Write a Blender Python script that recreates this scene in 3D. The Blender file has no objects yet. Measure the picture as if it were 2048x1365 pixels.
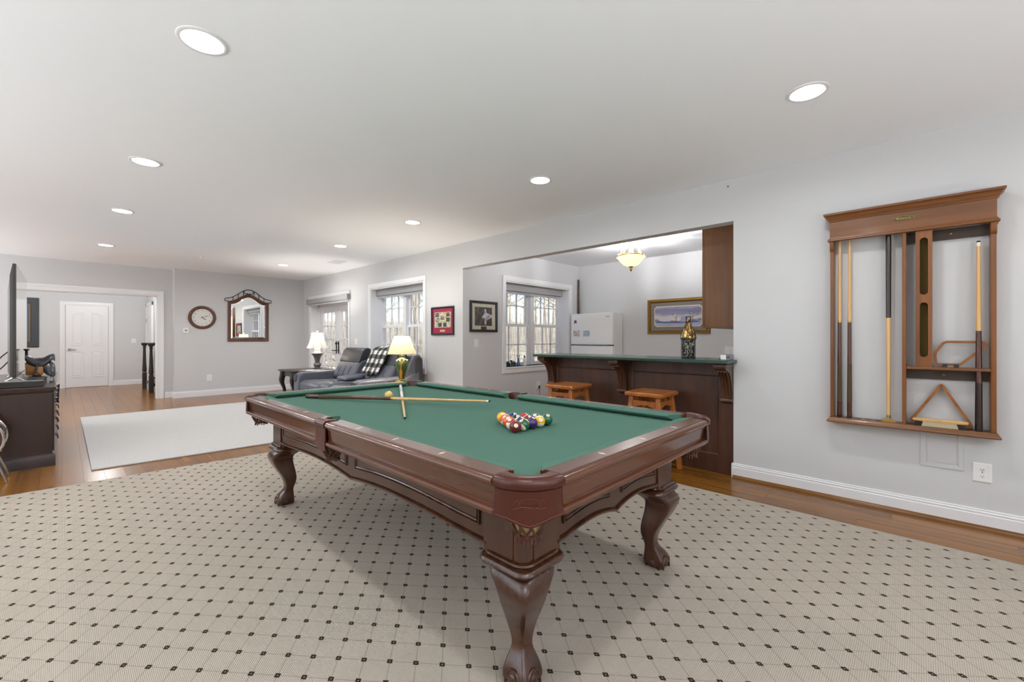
import bpy, bmesh, math, random
from mathutils import Vector, Matrix
from math import sin, cos, pi, radians as R

sc = bpy.context.scene
COL = sc.collection
random.seed(7)

# ------------------------------------------------------------------ camera, sky, sun, exposure
cd = bpy.data.cameras.new('camera'); cam = bpy.data.objects.new('camera', cd); COL.objects.link(cam)
cam.location = (0, 0, 1.1741); cam.rotation_euler = (pi / 2, 0, -0.8106)
cd.sensor_width = 36; cd.lens = 36 * 855.894 / 2048; cd.shift_y = (675.917 - 682.5) / 2048; cd.clip_start = .02; cd.clip_end = 400
sc.camera = cam

w = bpy.data.worlds.new('world'); sc.world = w; w.use_nodes = True
nt = w.node_tree; bg = nt.nodes['Background']
sky = nt.nodes.new('ShaderNodeTexSky'); sky.sky_type = 'NISHITA'; sky.sun_disc = False
sky.sun_elevation = R(32); sky.sun_rotation = R(155); sky.air_density = 1.0; sky.dust_density = .6; sky.ozone_density = 1.5
nt.links.new(sky.outputs[0], bg.inputs[0]); bg.inputs[1].default_value = 0.25

sl = bpy.data.lights.new('sun', 'SUN'); sl.energy = 6.0; sl.angle = R(.6); sl.color = (1, .95, .86)
sun = bpy.data.objects.new('sun', sl); COL.objects.link(sun)
sun.rotation_euler = Vector((.16, .80, -1.0)).to_track_quat('-Z', 'Y').to_euler()

vs = sc.view_settings
vs.view_transform = 'Standard'; vs.look = 'None'; vs.gamma = 1; vs.use_curve_mapping = False
vs.exposure = 0.2
LAMP_W = 9.3
LAMP_COL = (.94, .975, 1.0)
FILL_W = (95.0, 20.0, 98.0, 62.0, 170.0)  # watts of the added fill uplights outside the view
FILL_COL = (.90, .955, 1.0)
cy = sc.cycles
cy.max_bounces = 10; cy.diffuse_bounces = 6; cy.glossy_bounces = 4; cy.transmission_bounces = 6; cy.transparent_max_bounces = 12
cy.caustics_reflective = False; cy.caustics_refractive = False; cy.sample_clamp_indirect = 6.0; cy.blur_glossy = .5

# ------------------------------------------------------------------ helpers
def lin(h):
    if isinstance(h, (tuple, list)): return tuple(h[:3])
    h = h.lstrip('#'); o = []
    for i in (0, 2, 4):
        c = int(h[i:i + 2], 16) / 255
        o.append(c / 12.92 if c <= .04045 else ((c + .055) / 1.055) ** 2.4)
    return tuple(o)

MATS = {}
def pm(name, color, rough=.5, metal=0., bump=0., bscale=60., var=0., vscale=8., coat=0., spec=.5, emit=None, estr=0., sheen=0., trans=0.):
    m = bpy.data.materials.new(name); m.use_nodes = True; n = m.node_tree.nodes; l = m.node_tree.links
    b = n['Principled BSDF']; c = lin(color)
    b.inputs['Base Color'].default_value = (*c, 1); b.inputs['Roughness'].default_value = rough; b.inputs['Metallic'].default_value = metal
    b.inputs['Specular IOR Level'].default_value = spec
    if coat: b.inputs['Coat Weight'].default_value = coat; b.inputs['Coat Roughness'].default_value = .12
    if sheen: b.inputs['Sheen Weight'].default_value = sheen
    if trans: b.inputs['Transmission Weight'].default_value = trans
    if emit: b.inputs['Emission Color'].default_value = (*lin(emit), 1); b.inputs['Emission Strength'].default_value = estr
    if bump or var:
        tc = n.new('ShaderNodeTexCoord')
    if var:
        no = n.new('ShaderNodeTexNoise'); no.inputs['Scale'].default_value = vscale; no.inputs['Detail'].default_value = 4
        l.new(tc.outputs['Object'], no.inputs['Vector'])
        mx = n.new('ShaderNodeMix'); mx.data_type = 'RGBA'
        mx.inputs[6].default_value = (*[x * (1 - var) for x in c], 1); mx.inputs[7].default_value = (*[min(1, x * (1 + var)) for x in c], 1)
        l.new(no.outputs[0], mx.inputs[0]); l.new(mx.outputs[2], b.inputs['Base Color'])
    if bump:
        nb = n.new('ShaderNodeTexNoise'); nb.inputs['Scale'].default_value = bscale; nb.inputs['Detail'].default_value = 3
        l.new(tc.outputs['Object'], nb.inputs['Vector'])
        bp = n.new('ShaderNodeBump'); bp.inputs['Strength'].default_value = bump; bp.inputs['Distance'].default_value = .01
        l.new(nb.outputs[0], bp.inputs['Height']); l.new(bp.outputs[0], b.inputs['Normal'])
    MATS[name] = m
    return m

def wood(name, dark, light, axis='Y', scale=14., rough=.35, coat=.0, rnd=0., bump=.06, stretch=.06, contrast=1.):
    m = bpy.data.materials.new(name); m.use_nodes = True; n = m.node_tree.nodes; l = m.node_tree.links
    b = n['Principled BSDF']; b.inputs['Roughness'].default_value = rough
    if coat: b.inputs['Coat Weight'].default_value = coat; b.inputs['Coat Roughness'].default_value = .1
    tc = n.new('ShaderNodeTexCoord'); mp = n.new('ShaderNodeMapping')
    s = [scale, scale, scale]; s['XYZ'.index(axis)] = scale * stretch
    mp.inputs['Scale'].default_value = s; l.new(tc.outputs['Object'], mp.inputs['Vector'])
    vec = mp.outputs[0]
    if rnd:
        oi = n.new('ShaderNodeObjectInfo'); ad = n.new('ShaderNodeVectorMath'); ad.operation = 'MULTIPLY_ADD'
        cb = n.new('ShaderNodeCombineXYZ')
        for i in range(3): l.new(oi.outputs['Random'], cb.inputs[i])
        ad.inputs[1].default_value = (37, 53, 71); l.new(cb.outputs[0], ad.inputs[0]); l.new(mp.outputs[0], ad.inputs[2]); vec = ad.outputs[0]
    no = n.new('ShaderNodeTexNoise'); no.inputs['Scale'].default_value = 1.; no.inputs['Detail'].default_value = 6; no.inputs['Roughness'].default_value = .62
    no.inputs['Distortion'].default_value = .6
    l.new(vec, no.inputs['Vector'])
    cr = n.new('ShaderNodeValToRGB'); e = cr.color_ramp.elements
    d, li = lin(dark), lin(light)
    e[0].position = .5 - .18 / contrast; e[0].color = (*d, 1); e[1].position = .5 + .2 / contrast; e[1].color = (*li, 1)
    l.new(no.outputs[0], cr.inputs[0]); out = cr.outputs[0]
    if rnd:
        hv = n.new('ShaderNodeHueSaturation'); mr = n.new('ShaderNodeMapRange')
        mr.inputs[3].default_value = 1 - rnd; mr.inputs[4].default_value = 1 + rnd
        l.new(oi.outputs['Random'], mr.inputs[0]); l.new(mr.outputs[0], hv.inputs['Value']); l.new(out, hv.inputs['Color']); out = hv.outputs[0]
    l.new(out, b.inputs['Base Color'])
    if bump:
        bp = n.new('ShaderNodeBump'); bp.inputs['Strength'].default_value = bump; bp.inputs['Distance'].default_value = .005
        l.new(no.outputs[0], bp.inputs['Height']); l.new(bp.outputs[0], b.inputs['Normal'])
    MATS[name] = m
    return m

class MB:
    def __init__(s): s.v = []; s.f = []; s.mi = []; s.cur = 0
    def add(s, vs, fs):
        o = len(s.v); s.v += [tuple(p) for p in vs]
        for f in fs: s.f.append([i + o for i in f]); s.mi.append(s.cur)
        return s
    def box(s, x0, x1, y0, y1, z0, z1):
        if x1 < x0: x0, x1 = x1, x0
        if y1 < y0: y0, y1 = y1, y0
        if z1 < z0: z0, z1 = z1, z0
        return s.add([(x0, y0, z0), (x1, y0, z0), (x1, y1, z0), (x0, y1, z0), (x0, y0, z1), (x1, y0, z1), (x1, y1, z1), (x0, y1, z1)],
                     [(0, 3, 2, 1), (4, 5, 6, 7), (0, 1, 5, 4), (1, 2, 6, 5), (2, 3, 7, 6), (3, 0, 4, 7)])
    def prism(s, poly, axis, a, b):
        n = len(poly)
        mk = {'z': lambda p, h: (p[0], p[1], h), 'x': lambda p, h: (h, p[0], p[1]), 'y': lambda p, h: (p[0], h, p[1])}[axis]
        vs = [mk(p, a) for p in poly] + [mk(p, b) for p in poly]
        fs = [list(range(n))[::-1], [i + n for i in range(n)]] + [[i, (i + 1) % n, n + (i + 1) % n, n + i] for i in range(n)]
        return s.add(vs, fs)
    def loft(s, rings, cap=(True, True), closed=True):
        n = len(rings[0]); vs = [p for r in rings for p in r]; fs = []
        for k in range(len(rings) - 1):
            for i in range(n if closed else n - 1):
                j = (i + 1) % n
                fs.append([k * n + i, k * n + j, (k + 1) * n + j, (k + 1) * n + i])
        if cap[0]: fs.append(list(range(n))[::-1])
        if cap[1]: fs.append([(len(rings) - 1) * n + i for i in range(n)])
        return s.add(vs, fs)
    def lathe(s, prof, c=(0, 0, 0), n=24, axis='z', arc=None):
        rings = []
        for r, h in prof:
            r = max(r, .00001)
            ring = []
            for i in range(n):
                t = 2 * pi * i / n
                a, b = r * cos(t), r * sin(t)
                p = {'z': (a, b, h), 'x': (h, a, b), 'y': (a, h, b)}[axis]
                ring.append((c[0] + p[0], c[1] + p[1], c[2] + p[2]))
            rings.append(ring)
        return s.loft(rings)
    def tube(s, pts, r, n=8, closed=False, cap=True):
        pts = [Vector(p) for p in pts]; m = len(pts)
        rr = r if isinstance(r, (list, tuple)) else [r] * m
        rings = []; up = None
        for i in range(m):
            if closed: d = (pts[(i + 1) % m] - pts[i - 1])
            else: d = pts[min(i + 1, m - 1)] - pts[max(i - 1, 0)]
            d = d.normalized() if d.length > 1e-9 else Vector((0, 0, 1))
            if up is None:
                up = Vector((0, 0, 1)) if abs(d.z) < .9 else Vector((1, 0, 0))
            a = d.cross(up)
            if a.length < 1e-6: a = d.cross(Vector((0, 1, 0)))
            a.normalize(); b = a.cross(d).normalized(); up = b
            rings.append([tuple(pts[i] + (a * cos(2 * pi * k / n) + b * sin(2 * pi * k / n)) * rr[i]) for k in range(n)])
        if closed: rings.append(rings[0]); return s.loft(rings, (False, False))
        return s.loft(rings, (cap, cap))
    def sphere(s, c, r, nu=16, nv=10, sc=(1, 1, 1)):
        rings = []
        for j in range(nv + 1):
            ph = -pi / 2 + pi * j / nv; rr = max(cos(ph), 1e-4)
            rings.append([(c[0] + r * sc[0] * rr * cos(2 * pi * i / nu), c[1] + r * sc[1] * rr * sin(2 * pi * i / nu), c[2] + r * sc[2] * sin(ph)) for i in range(nu)])
        return s.loft(rings)
    def rect(s, mp, rect, prof, close=True):
        """picture-frame loft: rect (a0,a1,b0,b1), prof [(inset, height)...] mapped by mp(a,b,h)"""
        a0, a1, b0, b1 = rect; rings = []
        for d, h in prof:
            rings.append([mp(a0 + d, b0 + d, h), mp(a1 - d, b0 + d, h), mp(a1 - d, b1 - d, h), mp(a0 + d, b1 - d, h)])
        if close: rings.append(rings[0])
        return s.loft(rings, (False, False))
    def ushape(s, mp, rect, prof):
        """three-sided casing open at the bottom"""
        a0, a1, b0, b1 = rect; rings = []
        for d, h in prof:
            rings.append([mp(a0 + d, b0, h), mp(a0 + d, b1 - d, h), mp(a1 - d, b1 - d, h), mp(a1 - d, b0, h)])
        k = len(prof); vs = [p for r in rings for p in r]; fs = []
        for i in range(k):
            j = (i + 1) % k
            for q in range(3): fs.append([i * 4 + q, i * 4 + q + 1, j * 4 + q + 1, j * 4 + q])
        fs.append([i * 4 for i in range(k)]); fs.append([i * 4 + 3 for i in range(k)])
        return s.add(vs, fs)
    def xf(s, M):
        s.v = [tuple(M @ Vector(p)) for p in s.v]; return s

ORG = {}
def tagp(o, label=None, cat=None, group=None, kind=None):
    if label: o['label'] = label
    if cat: o['category'] = cat
    if group: o['group'] = group
    if kind: o['kind'] = kind
    return o

def org(o):
    v = Vector((0, 0, 0))
    while o: v += Vector(ORG.get(o.name, (0, 0, 0))); o = o.parent
    return v

def part(name, mb, mat, parent=None, smooth=None, bevel=None, seg=2, kind=None, label=None, sub=0):
    me = bpy.data.meshes.new(name); o = bpy.data.objects.new(name, me); COL.objects.link(o)
    off = org(parent) if parent else Vector((0, 0, 0))
    me.from_pydata([(p[0] - off.x, p[1] - off.y, p[2] - off.z) for p in mb.v], [], mb.f)
    ms = mat if isinstance(mat, (list, tuple)) else [mat]
    for m in ms: me.materials.append(m)
    if len(ms) > 1: me.polygons.foreach_set('material_index', mb.mi)
    bm = bmesh.new(); bm.from_mesh(me); bmesh.ops.recalc_face_normals(bm, faces=bm.faces); bm.to_mesh(me); bm.free()
    if smooth is not None:
        me.polygons.foreach_set('use_smooth', [True] * len(me.polygons)); me.set_sharp_from_angle(angle=R(smooth))
    if bevel:
        b = o.modifiers.new('bevel', 'BEVEL'); b.width = bevel; b.segments = seg; b.limit_method = 'ANGLE'; b.angle_limit = R(35)
        b.harden_normals = False
        if smooth is None: me.polygons.foreach_set('use_smooth', [True] * len(me.polygons)); me.set_sharp_from_angle(angle=R(50))
    if sub:
        q = o.modifiers.new('sub', 'SUBSURF'); q.levels = sub; q.render_levels = sub
    if parent: o.parent = parent
    tagp(o, label, None, None, kind)
    return o

def thing(name, label, cat, loc=(0, 0, 0), rotz=0., group=None, local=False):
    o = bpy.data.objects.new(name, None); COL.objects.link(o); o.empty_display_size = .05
    o.location = loc; o.rotation_euler = (0, 0, rotz)
    tagp(o, label, cat, group)
    if not local: ORG[o.name] = tuple(loc)
    return o

def one(name, label, cat, mb, mat, loc=None, group=None, **k):
    """a thing that is a single mesh, origin at loc"""
    o = part(name, mb, mat, None, **k); tagp(o, label, cat, group)
    if loc:
        o.data.transform(Matrix.Translation(-Vector(loc))); o.location = loc
    return o

def struct(name, mb, mat, parent=None, **k):
    o = part(name, mb, mat, parent, **k)
    if parent is None: o['kind'] = 'structure'
    return o

def dup(root, loc, rotz=0., label=None, group=None):
    r = root.copy(); COL.objects.link(r); r.location = loc; r.rotation_euler = (root.rotation_euler[0], root.rotation_euler[1], rotz)
    if label: r['label'] = label
    if group: r['group'] = group
    for ch in list(root.children):
        c = ch.copy(); COL.objects.link(c); c.parent = r
        for g in ch.children:
            d = g.copy(); COL.objects.link(d); d.parent = c
    return r

TXT = {}
def text_mb(s, size, M, extr=.0006):
    """lettering as flat geometry, centred, placed by matrix M"""
    if s not in TXT:
        cu = bpy.data.curves.new('lettering', 'FONT'); cu.body = s; cu.size = 1; cu.align_x = 'CENTER'; cu.align_y = 'CENTER'; cu.resolution_u = 2
        ob = bpy.data.objects.new('lettering', cu); COL.objects.link(ob); bpy.context.view_layer.update()
        me = bpy.data.meshes.new_from_object(ob.evaluated_get(bpy.context.evaluated_depsgraph_get()))
        TXT[s] = ([tuple(v.co) for v in me.vertices], [list(p.vertices) for p in me.polygons])
        bpy.data.objects.remove(ob); bpy.data.curves.remove(cu); bpy.data.meshes.remove(me)
    vs, fs = TXT[s]; mb = MB()
    mb.add([tuple(M @ Vector((p[0] * size, p[1] * size, 0))) for p in vs], fs)
    return mb

def lamp_light(name, kind, loc, energy, size, color=LAMP_COL, parent=None, shape='DISK', rot=None):
    l = bpy.data.lights.new(name, kind); l.energy = energy; l.color = color
    if kind == 'AREA': l.shape = shape; l.size = size
    else: l.shadow_soft_size = size
    o = bpy.data.objects.new(name, l); COL.objects.link(o); o.location = loc
    if rot: o.rotation_euler = rot
    if parent: o.location = Vector(loc) - org(parent); o.parent = parent
    return o

WX = lambda pos: (lambda a, b, h: (pos - h, a, b))      # wall in the plane x = pos, seen from -X
WY = lambda pos: (lambda a, b, h: (a, pos - h, b))      # wall in the plane y = pos, seen from -Y

def rrect(cx, cy, z, hx, hy, r, n=4):
    pts = []
    r = min(r, hx * .999, hy * .999)
    for k, (sx, sy) in enumerate(((1, 1), (-1, 1), (-1, -1), (1, -1))):
        for i in range(n + 1):
            t = pi / 2 * (k + i / n)
            pts.append((cx + sx * (hx - r) + r * cos(t), cy + sy * (hy - r) + r * sin(t), z))
    return pts

# ------------------------------------------------------------------ materials
M_WALL = pm('wall paint', (.61, .613, .617), .65, bump=.03, bscale=180)
M_CEIL = pm('ceiling paint', (.92, .95, .985), .8, bump=.02, bscale=150)
M_TRIM = pm('white trim paint', (.80, .80, .81), .35)
M_FLOOR = wood('oak floor planks', '#5f380e', '#96621f', 'Y', 9., .24, rnd=.16, bump=.03, stretch=.05)
M_JOINT = pm('floor joint', '#553a1e', .7)
M_TABLE = wood('mahogany table wood', '#34190c', '#512d19', 'Z', 11., .27, coat=.35, bump=.02, stretch=.12)
M_TABLE2 = wood('mahogany rail wood', '#45220f', '#633419', 'Y', 11., .22, coat=.5, bump=.02, stretch=.06)
M_TABLE3 = wood('mahogany short rail wood', '#45220f', '#633419', 'X', 11., .22, coat=.5, bump=.02, stretch=.06)
M_LEATHER = pm('red brown pocket leather', '#47190c', .32, bump=.08, bscale=90, var=.15, vscale=14)
M_FELT = pm('green billiard cloth', '#517365', .95, bump=.05, bscale=900, var=.05, vscale=500, spec=.08)
M_IVORY = pm('ivory inlay', '#e8d9c2', .4)
M_DARK = pm('near black', '#141414', .5)
M_RACK = wood('oak rack wood', '#66380b', '#915516', 'Z', 12., .35, coat=.15, bump=.03)
M_RACKY = wood('oak rack wood across', '#5f3713', '#855227', 'Y', 12., .35, coat=.15, bump=.03)
M_RACKD = wood('dark rack cleat', '#33241a', '#4a3626', 'Y', 12., .5)
M_MAPLE = wood('maple shaft', '#c99a5c', '#deb67c', 'Z', 10., .3, coat=.3, bump=0)
M_BRASS = pm('aged brass', '#c2a25a', .3, 1.)
M_CHROME = pm('chrome', '#d0d0d0', .15, 1.)
M_STEEL = pm('brushed steel', '#8e9094', .35, 1.)
M_IRON = pm('dark iron', '#2c3340', .45, .6)
M_WHITE = pm('white plastic', '#e9e9e8', .35)
M_BAR = wood('dark cherry bar wood', '#3a2115', '#553222', 'Z', 12., .38, coat=.12, bump=.03)
M_BART = wood('dark cherry corbel', '#3f2415', '#5f3a22', 'Z', 12., .35, coat=.2, bump=.03)
M_CAB = wood('brown cabinet wood', '#63390f', '#7d4f20', 'Z', 10., .4, bump=.03)
M_STOOL = wood('honey oak stool', '#8f4d1c', '#b56f2f', 'X', 12., .32, coat=.2, bump=.03)
M_GREENTOP = pm('dark green laminate', '#2c463c', .25, var=.15, vscale=60)
M_GREYL = pm('grey leather', '#5a5c66', .36, bump=.12, bscale=45, var=.12, vscale=7)
M_GREYD = pm('dark grey leather', '#37373b', .34, bump=.12, bscale=45, var=.12, vscale=7)
M_ESP = wood('espresso wood', '#24110c', '#3a1f18', 'Z', 10., .32, coat=.25, bump=.02)
M_WALNUT = wood('walnut frame', '#4a2a1c', '#6a402c', 'Z', 20., .4, bump=.03)
M_RAILW = wood('dark stair wood', '#1e1815', '#322823', 'Z', 10., .35, coat=.2)
M_BLACK = pm('black satin', '#101012', .35)
M_NICKEL = pm('satin nickel', '#9a9690', .3, 1.)
M_BLIND = pm('grey roller shade', '#a3a3a3', .8, bump=.04, bscale=300)

def glass_mat(name, tint=(1, 1, 1), refl=.06):
    m = bpy.data.materials.new(name); m.use_nodes = True; n = m.node_tree.nodes; l = m.node_tree.links; n.clear()
    o = n.new('ShaderNodeOutputMaterial'); mx = n.new('ShaderNodeMixShader'); t = n.new('ShaderNodeBsdfTransparent'); g = n.new('ShaderNodeBsdfGlossy')
    t.inputs[0].default_value = (*tint, 1); g.inputs['Roughness'].default_value = .02; mx.inputs[0].default_value = refl
    l.new(t.outputs[0], mx.inputs[1]); l.new(g.outputs[0], mx.inputs[2]); l.new(mx.outputs[0], o.inputs[0]); MATS[name] = m
    return m
M_GLASS = glass_mat('window glass')
M_EMIT = pm('lit lamp lens', '#fff4e2', .5, emit='#fff1d8', estr=14.)
# ================================================================== room shell
XW, ZC, YB, YO, YK, XK, YH = 3.904, 2.515, 10.438, 10.63, 4.672, 6.754, 14.4
JY = 1.134                                    # bar opening: jamb
# ---- floor: base slab plus single planks
m = MB(); m.box(-4.3, 6.9, -3.2, 14.6, -.12, -.004)
floor = struct('floor', m, M_JOINT)
PW, PL = .127, 1.22
rest = MB(); npl = 0
cells = []
for i in range(-34, 54):
    x0 = i * PW; off = (i * .53) % PL
    for k in range(-4, 13):
        y0 = k * PL + off - .6
        x1, y1 = x0 + PW, y0 + PL
        if x1 > XW + .02 and y1 > 1.2 and x0 < 6.75 and y0 < YK: pass
        if x0 < -4.2 or x1 > 6.8 or y0 < -3.1 or y1 > 14.6: 
            y0 = max(y0, -3.1); y1 = min(y1, 14.5); x0c = max(x0, -4.2)
        if y1 - y0 < .05: continue
        cx, cy_ = (x0 + x1) / 2, (y0 + y1) / 2
        near = None
        hidden = (-3 < x0 and x1 < 3.38 and y1 < 4.7 and y0 > -1.2) or (x0 > .2 and x1 < 2.9 and y0 > 5.35 and y1 < 8.75)
        if hidden: continue
        vis = False
        if 3.26 < x1 and x0 < XW and y1 > -.6 and y0 < 4.8: vis = True
        if -.75 < x0 and x1 < 3.2 and 4.5 < y1 and y0 < YO: vis = True
        if -.35 < x0 and x1 < 1.5 and YO <= y0 + .6 and y1 < 14.6: vis = True
        g = .0005
        if vis and npl < 298:
            p = MB(); p.box(x0 + g, x1 - g, y0 + g, y1 - g, -.0039, 0)
            part('floor_plank', p, M_FLOOR, floor); npl += 1
        else: rest.box(x0 + g, x1 - g, y0 + g, y1 - g, -.0039, 0)
part('floor_plank', rest, M_FLOOR, floor, kind='stuff')

# ---- ceiling with round openings for the recessed lights
LX = [.438, 2.801]
LIGHTS = [(.438, y) for y in (-1.4, .44, 2.345, 4.265, 6.091, 8.518)] + [(2.801, y) for y in (-1.5, .441, 2.3325, 4.2537, 6.1165, 8.474)]
def ceiling_with_holes(x0, x1, y0, y1, z, holes, r, n=32):
    m = MB(); c = .16
    xs = sorted({x0, x1} | {h[0] + s * c for h in holes for s in (-1, 1)}); ys = sorted({y0, y1} | {h[1] + s * c for h in holes for s in (-1, 1)})
    ys = [ys[0]] + [b for a, b in zip(ys, ys[1:]) if b - a > 1e-6]
    for a, b in zip(xs, xs[1:]):
        for p, q in zip(ys, ys[1:]):
            hit = [h for h in holes if a < h[0] < b and p < h[1] < q]
            if not hit: m.add([(a, p, z), (b, p, z), (b, q, z), (a, q, z)], [(0, 1, 2, 3)]); continue
            hx, hy = hit[0]; ou = []; inn = []
            for i in range(n):
                t = 2 * pi * (i + .5) / n; dx, dy = cos(t), sin(t)
                tx = ((b if dx > 0 else a) - hx) / dx; ty = ((q if dy > 0 else p) - hy) / dy; k = min(tx, ty)
                ou.append((hx + dx * k, hy + dy * k, z)); inn.append((hx + r * dx, hy + r * dy, z))
            # corners
            vs = ou + inn; fs = []
            for i in range(n):
                j = (i + 1) % n; f = [i, j, n + j, n + i]
                A, B = ou[i], ou[j]
                if abs(A[0] - B[0]) > 1e-6 and abs(A[1] - B[1]) > 1e-6:
                    cxr = b if max(A[0], B[0]) > hx + c * .5 else a; cyr = q if max(A[1], B[1]) > hy + c * .5 else p
                    vs.append((cxr, cyr, z)); f = [i, len(vs) - 1, j, n + j, n + i]
                fs.append(f)
            m.add(vs, fs)
    return m
# split in two so the cells of both rows never clash
cm = ceiling_with_holes(-4.3, 1.6, -3.2, YO + .12, ZC, [h for h in LIGHTS if h[0] < 1], .078)
c2 = ceiling_with_holes(1.6, XW + .12, -3.2, YO + .12, ZC, [h for h in LIGHTS if h[0] > 1], .078)
cm.add(c2.v, c2.f)
cm.box(-4.3, XW + .12, -3.2, YO + .12, ZC + .13, ZC + .2)
struct('ceiling', cm, M_CEIL)
m = MB(); m.box(XW + .12, XK + .1, JY - .1, YK + .3, ZC, ZC + .1); struct('ceiling_kitchen', m, M_CEIL)
m = MB(); m.box(-4.3, 4.4, YO + .12, YH + .1, ZC, ZC + .1); struct('ceiling_hall', m, M_CEIL)

# ---- walls
W1 = (5.626, 7.279, .69, 2.06)     # window in the right wall (y0,y1,z0,z1)
FD = (8.172, 10.021, 0, 2.02)      # french door
KW = (4.770, 6.438, .70, 2.06)     # kitchen window (x0,x1,z0,z1)
TH = .30
def wall_x(m, x0, x1, ya, yb, za, zb, holes):
    ys = sorted({ya, yb} | {h[0] for h in holes} | {h[1] for h in holes})
    for a, b in zip(ys, ys[1:]):
        hs = [h for h in holes if h[0] < (a + b) / 2 < h[1]]
        if not hs: m.box(x0, x1, a, b, za, zb)
        else:
            if hs[0][2] > za + .001: m.box(x0, x1, a, b, za, hs[0][2])
            m.box(x0, x1, a, b, hs[0][3], zb)
m = MB()
m.box(XW, XW + .12, -3.2, JY, 0, ZC)                                    # right of the bar opening
m.box(XW, XW + .12, JY, YK, 2.16, ZC)                                   # header over the bar
wall_x(m, XW, XW + TH, YK, YB + .35, 0, ZC, [W1, FD])
struct('wall_right', m, M_WALL)
m = MB()
for a, b in ((XW + TH, KW[0]), (KW[1], XK + .12)): m.box(a, b, YK, YK + TH, 0, ZC)
m.box(KW[0], KW[1], YK, YK + TH, 0, KW[2]); m.box(KW[0], KW[1], YK, YK + TH, KW[3], ZC)
struct('wall_kitchen_window', m, M_WALL)
m = MB(); m.box(XK, XK + .12, JY - .1, YK, 0, ZC); struct('wall_kitchen_back', m, M_WALL)
m = MB(); m.box(XW + .12, XK, JY - .12, JY - .005, 0, ZC); struct('wall_kitchen_right', m, M_WALL)
m = MB(); m.box(1.5, XW, YB, YB + .35, 0, ZC); struct('wall_back', m, M_WALL)
OX0, OX1, OZ = -.47, 1.262, 1.975
m = MB(); m.box(-4.3, OX0, YO, YO + .12, 0, ZC); m.box(OX1, 1.5, YO, YO + .12, 0, ZC); m.box(OX0, OX1, YO, YO + .12, OZ, ZC)
struct('wall_hall_opening', m, M_WALL)
m = MB(); m.box(-4.3, 4.2, YH, YH + .1, 0, ZC); struct('wall_hall_end', m, M_WALL)
m = MB(); m.box(1.50, 1.58, 13.12, YH, 0, ZC); struct('wall_hall_side', m, M_WALL)
m = MB(); m.box(1.58, 4.2, 13.12, 13.2, 0, ZC); m.box(4.2, 4.3, YO + .12, 13.2, 0, ZC); struct('wall_stair', m, M_WALL)
m = MB(); m.box(-4.4, -4.3, -3.2, YH, 0, ZC); struct('wall_left', m, M_WALL)
# wall behind the camera, with two wide windows added to bring in daylight
m = MB()
ADDED_WIN = [(-3.4, -1.2, .55, 2.15), (.6, 2.8, .55, 2.15)]
xs = [-4.3, -3.4, -1.2, .6, 2.8, XW + .12]
for a, b in zip(xs, xs[1:]):
    h = [q for q in ADDED_WIN if q[0] <= a and b <= q[1]]
    if h: m.box(a, b, -3.3, -3.2, 0, h[0][2]); m.box(a, b, -3.3, -3.2, h[0][3], ZC)
    else: m.box(a, b, -3.3, -3.2, 0, ZC)
struct('wall_front', m, M_WALL)

# ---- baseboards
def base_prof(y, z): return [(0, 0), (.016, 0), (.016, z * .72), (.012, z * .76), (.014, z * .80), (.014, z * .86), (.008, z * .90), (.009, z * .97), (.004, z), (0, z)]
BB = .118
def bb_x(name, x, y0, y1):
    m = MB(); m.prism([(x - d, z) for d, z in base_prof(0, BB)], 'y', y0, y1); return struct(name, m, M_TRIM, smooth=40)
def bb_y(name, y, x0, x1):
    m = MB(); m.prism([(y - d, z) for d, z in base_prof(0, BB)], 'x', x0, x1); return struct(name, m, M_TRIM, smooth=40)
bb_x('baseboard_right', XW, -3.2, JY + .012)
bb_x('baseboard_right_far', XW, YK + .02, FD[0] - .09)
bb_y('baseboard_back', YB, 1.49, XW)
bb_y('baseboard_hall', YO, 1.38, 1.5)
bb_y('baseboard_hall_end', YH, .872, 1.5)
bb_y('baseboard_hall_end_left', YH, -2, -.045)
bb_y('baseboard_kitchen', YK, XW + .01, XK)
bb_x('baseboard_hall_side', 1.5, 13.15, YH)
# shoe moulding of the right wall
m = MB(); m.prism([(XW - .016, 0), (XW - .032, 0), (XW - .030, .010), (XW - .024, .018), (XW - .016, .022)], 'y', -3.2, JY); struct('trim_3', m, M_FLOOR, smooth=40)
for nm, mm in (('trim_4', (1.484, YB - .012, 1.5, YO)),):
    m = MB(); m.box(*mm[:1], mm[2], mm[1], mm[3], 0, BB); struct(nm, m, M_TRIM)

# ---- cased opening to the hall and the hall door
CAS = [(0, 0), (0, .018), (.012, .022), (.03, .016), (.085, .012), (.095, .016), (.10, .010), (.10, 0)]
m = MB(); m.ushape(WY(YO), (OX0 - .10, OX1 + .10, 0, OZ + .10), CAS)
m.box(OX0 - .001, OX0 + .012, YO - .004, YO + .125, 0, OZ); m.box(OX1 - .012, OX1 + .001, YO - .004, YO + .125, 0, OZ); m.box(OX0, OX1, YO - .004, YO + .125, OZ - .012, OZ + .001)
struct('trim_1', m, M_TRIM, smooth=40)
DX0, DX1, DZ = .065, .778, 1.935
dr = MB(); dr.box(DX0, DX1, YH - .012, YH + .03, .008, DZ)
door = struct('door_1', dr, M_TRIM)
cas = MB(); cas.ushape(WY(YH), (DX0 - .10, DX1 + .095, 0, DZ + .085), [(0, 0), (0, .022), (.02, .026), (.07, .018), (.085, .014), (.09, .004), (.09, 0)]); part('door_casing', cas, M_TRIM, door, smooth=40)
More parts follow.
